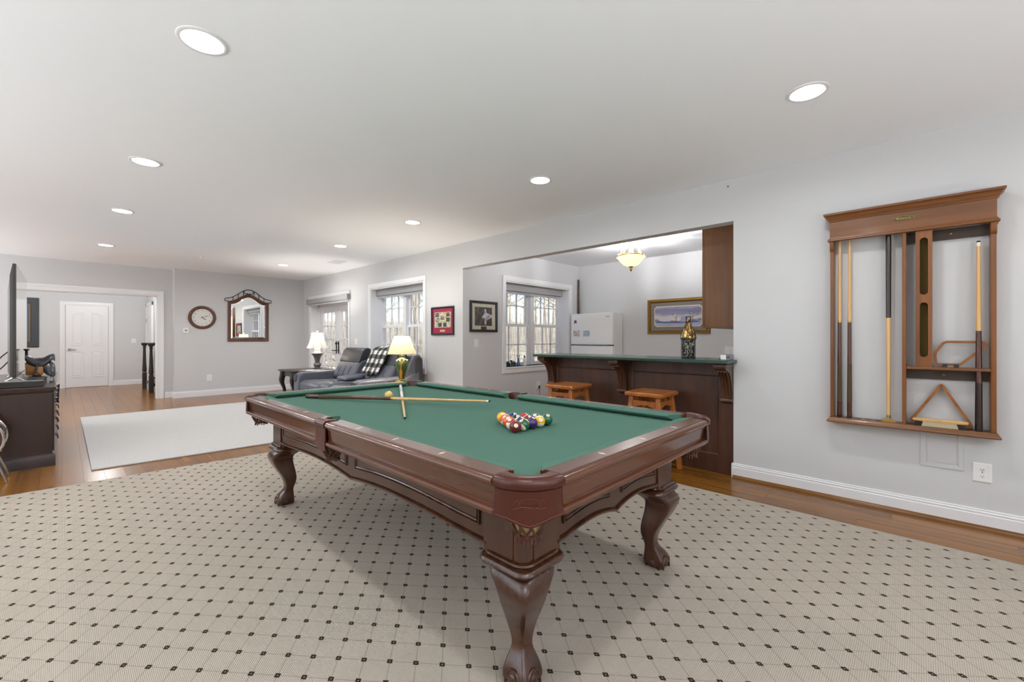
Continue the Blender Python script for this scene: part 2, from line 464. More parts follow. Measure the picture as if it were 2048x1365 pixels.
def panel(mp, pts, dep=.010, lip=.028):
    """raised door panel with a sunk moulding"""
    m = MB(); cx = sum(p[0] for p in pts) / len(pts); cz = sum(p[1] for p in pts) / len(pts)
    def ins(d): 
        o = []
        n = len(pts)
        for i in range(n):
            a, b, c = Vector(pts[i - 1]), Vector(pts[i]), Vector(pts[(i + 1) % n])
            e1 = (b - a).normalized(); e2 = (c - b).normalized(); n1 = Vector((-e1.y, e1.x)); n2 = Vector((-e2.y, e2.x))
            k = (n1 + n2); k = k / max(.2, k.length_squared) * 2
            o.append((b.x + k.x * d, b.y + k.y * d))
        return o
    rings = []
    for d, h in ((0, .0), (0, dep), (lip * .35, dep), (lip * .5, .002), (lip, .002), (lip * 1.6, dep * .8)):
        rings.append([mp(p[0], p[1], h) for p in ins(d)])
    return m.loft(rings, (False, True))
dw = (DX1 - DX0)
for k in range(2):
    a = DX0 + .10 + k * (dw / 2 - .035); b = a + dw / 2 - .165
    lo = MB(); part('door_panel', panel(WY(YH - .012), [(a, .24), (b, .24), (b, .84), (a, .84)]), M_TRIM, door)
    if k == 0: top = [(b, 1.78), (a + (b - a) * .6, 1.765), (a + (b - a) * .3, 1.745), (a, 1.70)]
    else: top = [(b, 1.70), (a + (b - a) * .7, 1.745), (a + (b - a) * .4, 1.765), (a, 1.78)]
    part('door_panel', panel(WY(YH - .012), [(a, 1.0), (b, 1.0)] + top), M_TRIM, door)
h = MB(); h.lathe([(.0, 0), (.026, 0), (.026, .008), (.012, .012), (.010, .05), (.0, .05)], (DX0 + .055, YH - .07, .90), 16, 'y')
h.tube([(DX0 + .055, YH - .062, .90), (DX0 + .09, YH - .068, .905), (DX0 + .165, YH - .066, .895)], [.011, .010, .008], 8)
part('door_handle', h, M_NICKEL, door, smooth=40)
# closet door in the stair side wall
c2 = MB(); c2.box(1.478, 1.50, 13.3, 14.2, .01, 1.95); d2 = struct('door_2', c2, M_TRIM)
c3 = MB(); c3.box(1.468, 1.5, 14.2, 14.29, 0, 2.04); c3.box(1.468, 1.5, 13.2, 13.3, 0, 2.04); c3.box(1.468, 1.5, 13.2, 14.29, 1.95, 2.04); part('door_casing', c3, M_TRIM, d2, bevel=.006)
c4 = MB(); c4.box(1.466, 1.48, 14.19, 14.21, 1.55, 1.66); c4.box(1.466, 1.48, 14.19, 14.21, .25, .36); part('door_hinge', c4, M_NICKEL, d2)

# ---- windows: casing, jamb liner, two double-hung sashes of 3x2 lights each, panes
def window(name, mp, a0, a1, z0, z1, dep, units, mull):
    """mp(a,b,h): h grows into the room; sash plane at h=-dep"""
    fr = MB(); fr.rect(mp, (a0 - .075, a1 + .075, z0 - .085, z1 + .085), [(0, 0), (0, .020), (.012, .024), (.05, .018), (.066, .016), (.076, .012), (.076, 0)])
    root = struct(name, fr, M_TRIM, smooth=40)
    jl = MB()                                     # jamb liner
    t = .012; D = -TH
    for (p, q, r, s) in ((a0, a0 + t, z0, z1), (a1 - t, a1, z0, z1), (a0, a1, z1 - t, z1), (a0, a1, z0, z0 + t)):
        pts = [mp(p, r, .002), mp(q, s, D)]; A, B = pts; jl.box(A[0], B[0], A[1], B[1], A[2], B[2])
    part('window_jamb', jl, M_TRIM, root)
    st = MB(); A, B = mp(a0 - .01, z0 - .012, .030), mp(a1 + .01, z0 + .012, -dep); st.box(A[0], B[0], A[1], B[1], A[2], B[2]); part('window_sill', st, M_TRIM, root, bevel=.005)
    zm = (z0 + z1) / 2 - .0
    w = (a1 - a0 - 2 * t - mull * (units - 1)) / units
    fm = MB()
    for u in range(units - 1):
        p = a0 + t + (u + 1) * w + u * mull; A, B = mp(p, z0, -dep + .02), mp(p + mull, z1, -dep - .07); fm.box(A[0], B[0], A[1], B[1], A[2], B[2])
    if units > 1: part('window_mullion', fm, M_TRIM, root, bevel=.006)
    for u in range(units):
        p = a0 + t + u * (w + mull); q = p + w
        for (lo, hi, hh) in ((z0 + t, zm + .02, -dep - .005), (zm - .02, z1 - t, -dep - .045)):
            sb = MB(); e = .042
            def bx(pa, qa, ra, sa, h0=0., h1=-.035, mb=None):
                A, B = mp(pa, ra, hh + h0), mp(qa, sa, hh + h1); (mb or sb).box(A[0], B[0], A[1], B[1], A[2], B[2])
            bx(p, p + e, lo, hi); bx(q - e, q, lo, hi); bx(p + e, q - e, lo, lo + e * 1.15); bx(p + e, q - e, hi - e, hi)
            s = part('window_sash', sb, M_TRIM, root)
            gw = (q - p - 2 * e) / 3; gl, gh = lo + e * 1.15, hi - e; gm = (gl + gh) / 2
            mu = MB()
            for k in (1, 2): bx(p + e + gw * k - .009, p + e + gw * k + .009, gl, gh, -.006, -.028, mu)
            bx(p + e, q - e, gm - .009, gm + .009, -.006, -.028, mu)
            part('window_muntin', mu, M_TRIM, s)
            for k in range(3):
                for (c0, c1) in ((gl, gm), (gm, gh)):
                    g = MB(); bx(p + e + gw * k, p + e + gw * (k + 1), c0, c1, -.016, -.019, g); part('window_pane', g, M_GLASS, s)
    return root
window('window_1', WX(XW), W1[0], W1[1], W1[2], W1[3], .20, 2, .09)
window('window_2', WY(YK), KW[0], KW[1], KW[2], KW[3], .19, 2, .09)
for k, q in enumerate(ADDED_WIN):  # unseen windows behind the camera, added for their daylight
    mpf = lambda a, b, h: (a, -3.2 + h, b)
    fr = MB(); fr.rect(mpf, (q[0] - .07, q[1] + .07, q[2] - .07, q[3] + .07), [(0, 0), (0, .02), (.07, .015), (.07, 0)]); fr.box(q[0], q[1], -3.27, -3.24, (q[2] + q[3]) / 2 - .03, (q[2] + q[3]) / 2 + .03); fr.box((q[0] + q[1]) / 2 - .04, (q[0] + q[1]) / 2 + .04, -3.27, -3.24, q[2], q[3])
    rt = struct('window_%d' % (k + 3), fr, M_TRIM); g = MB(); g.box(q[0], q[1], -3.26, -3.257, q[2], q[3]); part('window_pane', g, M_GLASS, rt)

# ---- roller shades
def shade(label, A, B, rad=.045):
    """cassette valance between two wall points with a short hem of cloth below"""
    t = thing('roller_shade', label, 'window shade', A)
    A, B = Vector(A), Vector(B); d = (B - A); L = d.length; u = d / L; nrm = Vector((u.y, -u.x, 0))
    if nrm.x > 0 or (abs(nrm.x) < .1 and nrm.y > 0): nrm = -nrm
    prof = [(-.002, .05), (.05, .05), (.058, .043), (.058, -.05), (.05, -.055), (-.002, -.055)]
    rings = [[tuple(P + nrm * p + Vector((0, 0, q))) for p, q in prof] for P in (A, B)]
    part('cassette', MB().loft(rings), M_BLIND, t, bevel=.003)
    c = MB(); c.loft([[tuple(P + nrm * p + Vector((0, 0, q))) for p, q in ((.02, -.05), (.026, -.05), (.026, -.085), (.03, -.085), (.03, -.10), (.016, -.10), (.016, -.085), (.02, -.085))] for P in (A + u * .02, B - u * .02)]); part('hem', c, pm('shade hem', '#b4b4b8', .7), t)
    for P, s in ((A, -1), (B, 1)):
        e = MB(); e.loft([[tuple(P + u * s * k + nrm * p + Vector((0, 0, q))) for p, q in ((0, .052), (.06, .052), (.06, -.057), (0, -.057))] for k in (-.001, .006)])
        part('end_cap', e, M_STEEL, t)
    return t
shade('grey roller shade rolled up at the top of the window behind the loveseat', (XW + .16, W1[1] - .015, 1.995), (XW + .16, W1[0] + .015, 1.995))
shade('grey roller shade rolled up at the top of the kitchen window', (KW[0] + .015, YK + .15, 1.985), (KW[1] - .10, YK + .15, 1.985))
shade('grey roller shade mounted over the french door casing', (XW - .012, 10.10, 1.985), (XW - .012, 8.085, 1.985))

# ---- french door
fr = MB(); fr.ushape(WX(XW), (FD[0] - .075, FD[1] + .075, 0, FD[3] + .085), [(0, 0), (0, .02), (.012, .024), (.05, .018), (.066, .016), (.076, .012), (.076, 0)])
fd = struct('door_3', fr, M_TRIM, smooth=40)
j = MB(); X0, X1 = XW - .002, XW + TH
j.box(X0, X1, FD[0], FD[0] + .014, 0, FD[3]); j.box(X0, X1, FD[1] - .014, FD[1], 0, FD[3]); j.box(X0, X1, FD[0], FD[1], FD[3] - .014, FD[3])
j.box(XW + .17, XW + .29, FD[0], FD[0] + .05, 0, FD[3]); j.box(XW + .17, XW + .29, FD[1] - .05, FD[1], 0, FD[3]); j.box(XW + .17, XW + .29, FD[0], FD[1], FD[3] - .16, FD[3])
part('door_frame', j, M_TRIM, fd)
ym = (FD[0] + FD[1]) / 2
for (p, q) in ((FD[0] + .05, ym - .003), (ym + .003, FD[1] - .05)):
    xl = XW + .20; z0, z1 = .012, FD[3] - .16; e = .13
    s = MB(); s.box(xl, xl + .04, p, p + e, z0, z1); s.box(xl, xl + .04, q - e, q, z0, z1); s.box(xl, xl + .04, p + e, q - e, z0, z0 + .24); s.box(xl, xl + .04, p + e, q - e, z1 - .13, z1)
    lf = part('door_leaf', s, M_TRIM, fd, bevel=.004)
    g0, g1 = z0 + .24, z1 - .13; mu = MB()
    for k in range(1, 5): zz = g0 + (g1 - g0) * k / 5; mu.box(xl + .008, xl + .032, p + e, q - e, zz - .010, zz + .010)
    for k in (1, 2): yy = p + e + (q - p - 2 * e) * k / 3; mu.box(xl + .008, xl + .032, yy - .010, yy + .010, g0, g1)
    part('window_muntin', mu, M_TRIM, lf)
    for k in range(5):
        for i in range(3):
            g = MB(); g.box(xl + .019, xl + .022, p + e + (q - p - 2 * e) * i / 3, p + e + (q - p - 2 * e) * (i + 1) / 3, g0 + (g1 - g0) * k / 5, g0 + (g1 - g0) * (k + 1) / 5); part('window_pane', g, M_GLASS, lf)
    hy = (q - .05) if q < ym + .01 else (p + .05); sg = -1 if q < ym + .01 else 1
    hd = MB(); hd.box(xl - .008, xl, hy - .022, hy + .022, .83, 1.10); hd.tube([(xl - .008, hy, .90), (xl - .05, hy, .90), (xl - .052, hy + sg * .13, .895)], .010, 8); hd.lathe([(0, 0), (.016, 0), (.016, .02), (0, .02)], (xl - .028, hy, 1.05), 12, 'x')
    part('door_handle', hd, M_BLACK, lf, smooth=40)
# threshold of daylight side
m = MB(); m.box(XW, XW + TH, FD[0], FD[1], -.02, .012); struct('trim_2', m, M_TRIM)

# ---- recessed lights
rows = {.438: 'left', 2.801: 'right'}
ordn = {0: 'hidden', 1: 'over the pool table end', 2: 'nearest', 3: 'second', 4: 'third', 5: 'farthest'}
def light_label(i):
    left = LIGHTS[i][0] < 1; k = i % 6
    if left: return ['recessed ceiling light behind the camera in the left row', 'recessed ceiling light directly above the camera in the left row', 'large recessed ceiling light nearest in the left row', 'second recessed ceiling light of the left row', 'third recessed ceiling light of the left row, above the white rug', 'farthest recessed ceiling light of the left row, towards the hall'][k]
    return ['recessed ceiling light behind the camera in the right row', 'recessed ceiling light nearest the cue rack in the right row', 'recessed ceiling light of the right row in front of the bar', 'third recessed ceiling light of the right row', 'fourth recessed ceiling light of the right row, before the vent', 'farthest recessed ceiling light of the right row, by the mirror wall'][k]
for i, (lx, ly) in enumerate(LIGHTS):
    t = thing('recessed_light', light_label(i), 'ceiling light', (lx, ly, ZC), group='recessed ceiling lights')
    r = MB(); r.lathe([(.098, 0), (.098, -.003), (.094, -.006), (.080, -.006), (.076, -.003), (.074, .0), (.070, .03), (.074, .03), (.078, .0)], (lx, ly, ZC), 40)
    r.f = r.f[:-2]; r.mi = r.mi[:-2]
    part('trim_ring', r, M_TRIM, t, smooth=50)
    b = MB(); b.lathe([(.0, .012), (.03, .013), (.05, .018), (.066, .030), (.070, .045), (0, .045)], (lx, ly, ZC), 32); part('lens', b, M_EMIT, t, smooth=50)
    lamp_light('downlight', 'AREA', (lx, ly, ZC + .004), LAMP_W * (1.7 if ly > 6 else .77), .13, parent=t)
# ---- ceiling vent, sprinkler
t = thing('ceiling_vent', 'white louvred ceiling vent near the farthest lights', 'vent', (3.35, 7.46, ZC))
m = MB(); m.rect(lambda a, b, h: (a, b, ZC - h), (3.245, 3.455, 7.28, 7.62), [(0, 0), (0, .006), (.02, .008), (.022, 0)]); part('vent_frame', m, M_TRIM, t)
for k in range(9):
    p = MB(); y = 7.31 + k * .035; p.add([(3.267, y, ZC - .001), (3.433, y, ZC - .001), (3.433, y + .022, ZC - .007), (3.267, y + .022, ZC - .007), (3.267, y, ZC - .003), (3.433, y, ZC - .003), (3.433, y + .022, ZC - .009), (3.267, y + .022, ZC - .009)], [(0, 1, 2, 3), (4, 5, 6, 7), (0, 1, 5, 4), (1, 2, 6, 5), (2, 3, 7, 6), (3, 0, 4, 7)])
    part('slat', p, M_TRIM, t)
p = MB(); p.box(3.265, 3.435, 7.30, 7.60, ZC - .0008, ZC - .0002); part('backing', p, pm('vent dark', '#55565a', .8), t)
one('ceiling_sprinkler', 'small white sprinkler head in the ceiling before the mirror', 'sprinkler', MB().lathe([(0, 0), (.03, 0), (.028, -.006), (.01, -.01), (.01, -.022), (.018, -.024), (.018, -.027), (0, -.027)], (1.578, 8.564, ZC), 16), M_WHITE, (1.578, 8.564, ZC), smooth=40)

# ---- uplights and hall lights added outside the view to brighten ceiling and hall
ADDED_UPLIGHTS = (('low white fill uplight added behind the camera by the front window', -.5, -1.7), ('low white fill uplight added behind the camera near the cue rack wall', 1.8, -2.6), ('low white fill uplight added out of view left of the pool table', -3.1, 2.0), ('low white fill uplight added out of view between the rug and the media console', -3.1, 4.6), ('low white fill uplight added out of view left of the television', -3.6, 9.2))
for up_i, (lb, x, y) in enumerate(ADDED_UPLIGHTS):
    t = thing('fill_uplight', lb, 'lamp', (x, y, 0), group='added fill uplights')
    m = MB(); m.lathe([(.0001, .009), (.15, .009), (.15, .02), (.03, .04), (.0001, .04)], (x, y, 0), 24); part('base', m, M_WHITE, t, smooth=40)
    m = MB(); m.lathe([(.0001, .03), (.02, .03), (.02, .60), (.0001, .60)], (x, y, 0), 12); part('pole', m, M_WHITE, t, smooth=50)
    m = MB(); m.lathe([(.02, .60), (.09, .62), (.17, .70), (.20, .76), (.195, .762), (.165, .71), (.085, .635), (.02, .615)], (x, y, 0), 28); part('bowl', m, M_WHITE, t, smooth=50)
    lamp_light('uplight', 'AREA', (x, y, .757), FILL_W[up_i], .26, FILL_COL, t, rot=(pi, 0, 0))
for x, y in ((-1.6, 12.4), (.6, 12.0)):  # unseen ceiling fixtures added to brighten the hall
    t = thing('added_hall_light', 'added flush white fill light on the hall ceiling, %s' % ('left of the door' if x < 0 else 'before the door'), 'ceiling light', (x, y, ZC))
    m = MB(); m.lathe([(.0001, 0), (.16, 0), (.16, -.02), (.0001, -.02)], (x, y, ZC), 28); part('canopy', m, M_TRIM, t, smooth=40)
    m = MB(); m.lathe([(.15, -.02), (.155, -.03), (.14, -.06), (.09, -.085), (.0001, -.095)], (x, y, ZC), 28); part('glass_dome', m, M_EMIT, t, smooth=60)
    lamp_light('hall_fill', 'POINT', (x, y, ZC - .17), 62, .06, parent=t)
# ================================================================== patterned area rug and pool table
def rug_material():
    m = bpy.data.materials.new('patterned rug'); m.use_nodes = True; n = m.node_tree.nodes; l = m.node_tree.links; b = n['Principled BSDF']
    b.inputs['Roughness'].default_value = .95; b.inputs['Specular IOR Level'].default_value = .1
    g = n.new('ShaderNodeNewGeometry'); sp = n.new('ShaderNodeSeparateXYZ'); l.new(g.outputs['Position'], sp.inputs[0])
    def M(op, a, b_=None, c=None):
        q = n.new('ShaderNodeMath'); q.operation = op
        for i, x in enumerate((a, b_, c)):
            if x is None: continue
            if isinstance(x, (int, float)): q.inputs[i].default_value = x
            else: l.new(x, q.inputs[i])
        return q.outputs[0]
    u = M('MULTIPLY', sp.outputs[0], 1 / .1204); v = M('MULTIPLY', sp.outputs[1], 1 / .1488)
    p = M('SUBTRACT', M('ADD', u, v), .026); q = M('ADD', M('SUBTRACT', u, v), .518)
    dp = M('ABSOLUTE', M('SUBTRACT', M('FRACT', M('ADD', p, .5)), .5)); dq = M('ABSOLUTE', M('SUBTRACT', M('FRACT', M('ADD', q, .5)), .5))
    mx = M('MAXIMUM', dp, dq); mn = M('MINIMUM', dp, dq)
    dot = M('LESS_THAN', mx, .100); hole = M('LESS_THAN', mx, .024); line = M('MULTIPLY', M('LESS_THAN', mn, .015), .38)
    dark = M('MAXIMUM', M('SUBTRACT', dot, M('MULTIPLY', hole, .7)), line)
    # weave: fine checker of loops
    wx = M('SINE', M('MULTIPLY', p, 2 * pi * 12)); wy = M('SINE', M('MULTIPLY', q, 2 * pi * 12)); wv = M('MULTIPLY', wx, wy)
    wv2 = M('MULTIPLY_ADD', wv, .5, .5)
    no = n.new('ShaderNodeTexNoise'); no.inputs['Scale'].default_value = 260; l.new(g.outputs['Position'], no.inputs['Vector'])
    no2 = n.new('ShaderNodeTexNoise'); no2.inputs['Scale'].default_value = 3; l.new(g.outputs['Position'], no2.inputs['Vector'])
    cr = n.new('ShaderNodeMix'); cr.data_type = 'RGBA'; cr.inputs[6].default_value = (*lin('#7f7467'), 1); cr.inputs[7].default_value = (*lin('#cbc0b2'), 1)
    l.new(M('ADD', M('MULTIPLY', wv2, .7), M('MULTIPLY', M('ADD', no.outputs[0], M('MULTIPLY', no2.outputs[0], .3)), .35)), cr.inputs[0])
    c2 = n.new('ShaderNodeMix'); c2.data_type = 'RGBA'; c2.inputs[7].default_value = (*lin('#33291f'), 1); l.new(cr.outputs[2], c2.inputs[6]); l.new(dark, c2.inputs[0])
    l.new(c2.outputs[2], b.inputs['Base Color'])
    bp = n.new('ShaderNodeBump'); bp.inputs['Strength'].default_value = .5; bp.inputs['Distance'].default_value = .004; l.new(wv2, bp.inputs['Height']); l.new(bp.outputs[0], b.inputs['Normal'])
    return m
RX0, RX1 = -2.9, 3.395
rg = MB(); rg.prism([(RX0, -1.6), (RX1, -1.6), (RX1, 4.70), (RX0, 5.0)], 'z', .0002, .009)
rug = one('area_rug', 'large beige area rug with small dark diamonds under the pool table', 'rug', rg, rug_material(), None, bevel=.003)

TC = Vector((1.592, 2.105, 0))
tb = thing('pool_table', 'carved mahogany pool table with green cloth and leather pockets', 'pool table', TC, local=True)
ZT, ZF = .772, .737
NX, NY = .595, 1.222
# ---- slate bed covered with cloth, notched at the pockets
def arc(cx, cy, r, a0, a1, n=10): return [(cx + r * cos(a0 + (a1 - a0) * i / n), cy + r * sin(a0 + (a1 - a0) * i / n)) for i in range(n + 1)]
bx_, by_ = NX + .05, NY + .05
poly = []
hc = (.627, 1.252)
def notch(cx, cy, a0, a1, r=.058): return arc(cx, cy, r, a0, a1, 12)
poly += [(-.50, -by_)][:0]
poly = ([(x, y) for x, y in notch(-hc[0], -hc[1], R(80), R(10))] + [(x, y) for x, y in notch(hc[0], -hc[1], R(170), R(100))] + [(bx_, -.055)] + notch(.672, 0, R(-120), R(-240)) + [(bx_, .055)]
        + notch(hc[0], hc[1], R(260), R(190)) + notch(-hc[0], hc[1], R(-10), R(-80)) + [(-bx_, .055)] + notch(-.672, 0, R(60), R(-60)) + [(-bx_, -.055)])
part('cloth_bed', MB().prism(poly, 'z', ZF - .028, ZF), M_FELT, tb)
# ---- rails
def RPROF():  # (offset outward from nose, z)
    return [(.050, ZT), (.116, ZT), (.118, ZT - .0035), (.121, ZT - .0035), (.123, ZT - .001), (.130, ZT - .003), (.136, ZT - .008), (.139, ZT - .015), (.137, ZT - .024), (.131, ZT - .030), (.125, ZT - .033), (.125, ZT - .037), (.120, ZT - .039),
            (.116, ZT - .092), (.120, ZT - .096), (.130, ZT - .098), (.135, ZT - .104), (.135, ZT - .110), (.130, ZT - .114), (.128, ZT - .118), (.10, ZT - .118), (.05, ZT - .05)]
CPROF = [(.052, ZT + .0003), (.03, ZT + .0003), (.012, ZT - .002), (.003, ZT - .006), (0, ZT - .011), (.003, ZT - .018), (.016, ZT - .026), (.03, ZF), (.052, ZF)]
def rail(mp, s0, s1, c0, c1, mat, sights, rd=.0):
    """mp(along, out, z). wood from s0 to s1, cushion nose from c0 to c1"""
    m = MB(); prof = RPROF()
    def ring(s, k): return [mp(s - (s1 - s0) / abs(s1 - s0) * 0 + 0, d if k is None else min(d, .131 - k) if d > .118 else d, z) for d, z in prof]
    sg = 1 if s1 > s0 else -1
    rings = [ring(s0, .012), ring(s0 + sg * .003, .006), ring(s0 + sg * .010, None), ring(s1 - sg * .010, None), ring(s1 - sg * .003, .006), ring(s1, .012)]
    r = part('rail', MB().loft(rings), mat, tb, smooth=32)
    cu = MB(); rr = []
    for c, e, k in ((c0, s0, 1), (c1, s1, -1)):
        ring_ = []
        for d, z in CPROF:
            t = d / .052; ring_.append(mp(c + (e - c) * (t * .88 + .0), d, z))
        rr.append(ring_)
    # rounded nose corners at the cushion ends
    a, b = rr
    mid = [[tuple(Vector(p) * (1 - t) + Vector(q) * t) for p, q in zip(a, b)] for t in (.03, .97)]
    part('cushion', cu.loft([a, mid[0], mid[1], b]), M_FELT, r, smooth=40)
    for s in sights:
        q = MB(); pts = [(s - .005, .086), (s, .069), (s + .005, .086), (s, .103)]
        q.add([mp(x, d, ZT + .0008) for x, d in pts] + [mp(x, d, ZT - .002) for x, d in pts], [(0, 1, 2, 3), (4, 5, 6, 7), (0, 1, 5, 4), (1, 2, 6, 5), (2, 3, 7, 6), (3, 0, 4, 7)])
        part('sight', q, M_IVORY, r)
L8 = 2.4026 / 8
for sx in (-1, 1):
    for sy in (-1, 1):
        rail(lambda s, d, z, sx=sx: (sx * (NX + d), s, z), sy * .054, sy * (NY - .010), sy * .070, sy * (NY - .075), M_TABLE2, [sy * L8 * k for k in (1, 2, 3)])
for sy in (-1, 1):
    rail(lambda s, d, z, sy=sy: (s, sy * (NY + d), z), -(NX - .004), NX - .004, -(NX - .07), NX - .07, M_TABLE3, [1.2013 * k / 4 for k in (-1, 0, 1)])
# ---- pockets
M_CREAM = pm('cream pocket lining', '#c9a877', .7)
M_STRAP = pm('dark leather straps', '#4a2c18', .45, bump=.05)
M_SLATE = pm('dark pocket void', '#0d0f0e', .8)
def pocket(kind, sx, sy):
    n = 16
    if kind == 'corner':
        ox, oy = NX + .139, NY + .139; r = .150; ax, ay = ox - r, oy - r
        out = [(ox, NY - .012)] + arc(ax, ay, r, 0, pi / 2, n) + [(NX - .006, oy)]
        hcx, hcy = NX + .012, NY + .012; rr = .068
        inn = [(NX + .058, NY - .012)] + arc(hcx, hcy, rr, R(-15), R(105), n) + [(NX - .006, NY + .058)]
    else:
        ox = NX + .142
        n2 = 10
        out = [(ox, -.053 + .106 * i / n2) for i in range(n2 + 1)]
        inn = [(NX + .062, -.053)] + arc(NX + .052, 0, .046, R(-80), R(80), n2 - 2) + [(NX + .062, .053)]
    P = lambda p, z: (sx * p[0], sy * p[1], z)
    ir = []
    N = len(out)
    prof = []
    for i in range(N):
        o, q = Vector(out[i]), Vector(inn[i]); u = (q - o); L = u.length; u = u / L
        pr = [(q, ZF - .075), (q, ZT - .002), (q - u * .004, ZT + .003), (q - u * .014, ZT + .005), (o + u * .022, ZT + .005), (o + u * .010, ZT + .002), (o + u * .003, ZT - .005), (o, ZT - .014), (o + u * .002, ZT - .026), (o + u * .010, ZT - .033), (o + u * .02, ZT - .036), (q - u * .008, ZF - .075)]
        prof.append([P(a, z) for a, z in pr])
    cap = part('pocket_casting', MB().loft(prof), M_LEATHER, tb, smooth=40, label='red brown leather covered pocket rim')
    # leather shield
    m = MB(); rings = []
    idx = range(N); tot = N - 1
    for i in idx:
        t = i / tot; o, q = Vector(out[i]), Vector(inn[i]); u = (q - o).normalized()
        if kind == 'corner': zb = ZT - .117 + .010 * (abs(cos(2 * pi * t))) ** 1.0 * (1 if .2 < t < .8 else 0) - .030 * math.exp(-((t - .5) / .19) ** 2) + (.012 if t < .02 or t > .98 else 0)
        else: zb = ZT - .135 - .012 * sin(pi * t)
        a, b = o + u * .010, o + u * .014
        rings.append([P(a, ZT - .034), P(a - u * .003, zb + .02), P(a, zb), P(b, zb), P(b, ZT - .034)])
    sh = part('pocket_shield', m.loft(rings), M_LEATHER, cap, smooth=50)
    # stitched line following the lower edge
    st = MB(); pts = [tuple(Vector(r[2]) + Vector((0, 0, .007)) + (Vector(r[2]) - Vector(r[3])).normalized() * .0012) for r in rings]; st.tube(pts[1:-1], .0011, 5); part('stitching', st, pm('stitching', '#6a351f', .6) if 'stitching' not in MATS else MATS['stitching'], cap)
    if kind == 'corner':
        # embossed maker's emblem: oval, scroll and lettering
        mid = rings[N // 2]; c = Vector(mid[1]); nrm = (Vector(mid[2]) - Vector(mid[3])); nrm.z = 0; nrm.normalize(); tx = Vector((0, 0, 1)).cross(nrm)
        M4 = Matrix((( tx.x, 0, nrm.x, c.x + nrm.x * .0040), (tx.y, 0, nrm.y, c.y + nrm.y * .0040), (0, 1, 0, ZT - .066), (0, 0, 0, 1)))
        e = MB()
        # wrap onto the curved shield: sample the shield surface by angle
        def wrap(pt):
            x, z = pt
            k = N // 2 + x / .0118; k = max(1, min(N - 2.001, k)); i = int(k); f = k - i
            A, B = Vector(rings[i][1]), Vector(rings[i + 1][1]); p = A.lerp(B, f); Nn = ((Vector(rings[i][2]) - Vector(rings[i][3])) * (1 - f) + (Vector(rings[i + 1][2]) - Vector(rings[i + 1][3])) * f); Nn.z = 0; Nn.normalize()
            return Vector((p.x, p.y, ZT - .066 + z)) + Nn * .0016
        flip = sx * sy
        def add_curve(pts, r=.0008): e.tube([wrap((flip * a, b)) for a, b in pts], r, 4)
        add_curve([(.028 * cos(t), .013 * sin(t)) for t in [2 * pi * i / 28 for i in range(29)]])
        add_curve([(-.040 + .08 * i / 16, -.017 + .007 * sin(i / 16 * pi * 1.5) + .010 * (i / 16) ** 2) for i in range(17)])
        add_curve([(-.038, .0), (-.034, .006), (-.028, .010)]); add_curve([(.038, .0), (.034, .006), (.028, .010)])
        tm = text_mb('BRUNSWICK', .0095, Matrix.Identity(4))
        e.add([wrap((flip * -p[0] * -1, p[1] + .002)) for p in tm.v], tm.f)
        part('emblem', e, pm('embossed leather', '#662f1a', .4) if 'embossed leather' not in MATS else MATS['embossed leather'], cap)
    # net basket of leather straps with a fringed boot
    if kind == 'corner': bc = Vector((sx * (NX + .030), sy * (NY + .030), 0)); r0, r1, zt, zb = .060, .034, ZT - .115, ZT - .188
    else: bc = Vector((sx * (NX + .072), 0, 0)); r0, r1, zt, zb = .048, .028, ZT - .12, ZT - .185
    m = MB()
    for k in range(10):
        for d in (-1, 1):
            pts = []; rad = []
            for j in range(7):
                t = j / 6; a = 2 * pi * k / 10 + d * t * .68; rr = r0 + (r1 - r0) * t ** 1.3 + .004 * sin(pi * t)
                pts.append((bc.x + rr * cos(a), bc.y + rr * sin(a), zt + (zb - zt) * t)); rad.append(.0042)
            m.tube(pts, rad, 5)
    net = part('pocket_net', m, M_STRAP, cap, smooth=50)
    m = MB(); m.lathe([(r0 * .86, zt + .02), (r0 * .86, zt - .02), (r1 * .82, zb), (.001, zb)], (bc.x, bc.y, 0), 16); part('pocket_lining', m, M_CREAM if kind == 'corner' else M_STRAP, cap, smooth=50)
    m = MB(); m.lathe([(.001, zb + .006), (r1 + .003, zb + .006), (r1 + .004, zb), (r1 + .002, zb - .006), (.001, zb - .006)], (bc.x, bc.y, 0), 20)
    for k in range(18):
        a = 2 * pi * k / 18; x, y = bc.x + (r1 - .001) * cos(a), bc.y + (r1 - .001) * sin(a); x2, y2 = bc.x + (r1 + .004) * cos(a), bc.y + (r1 + .004) * sin(a)
        m.tube([(x, y, zb), (x2, y2, zb - .016 - .003 * (k % 3))], [.0045, .0035], 5)
    part('pocket_fringe', m, M_LEATHER, cap, smooth=50)
for sx in (-1, 1):
    for sy in (-1, 1): pocket('corner', sx, sy)
    pocket('side', sx, 1)
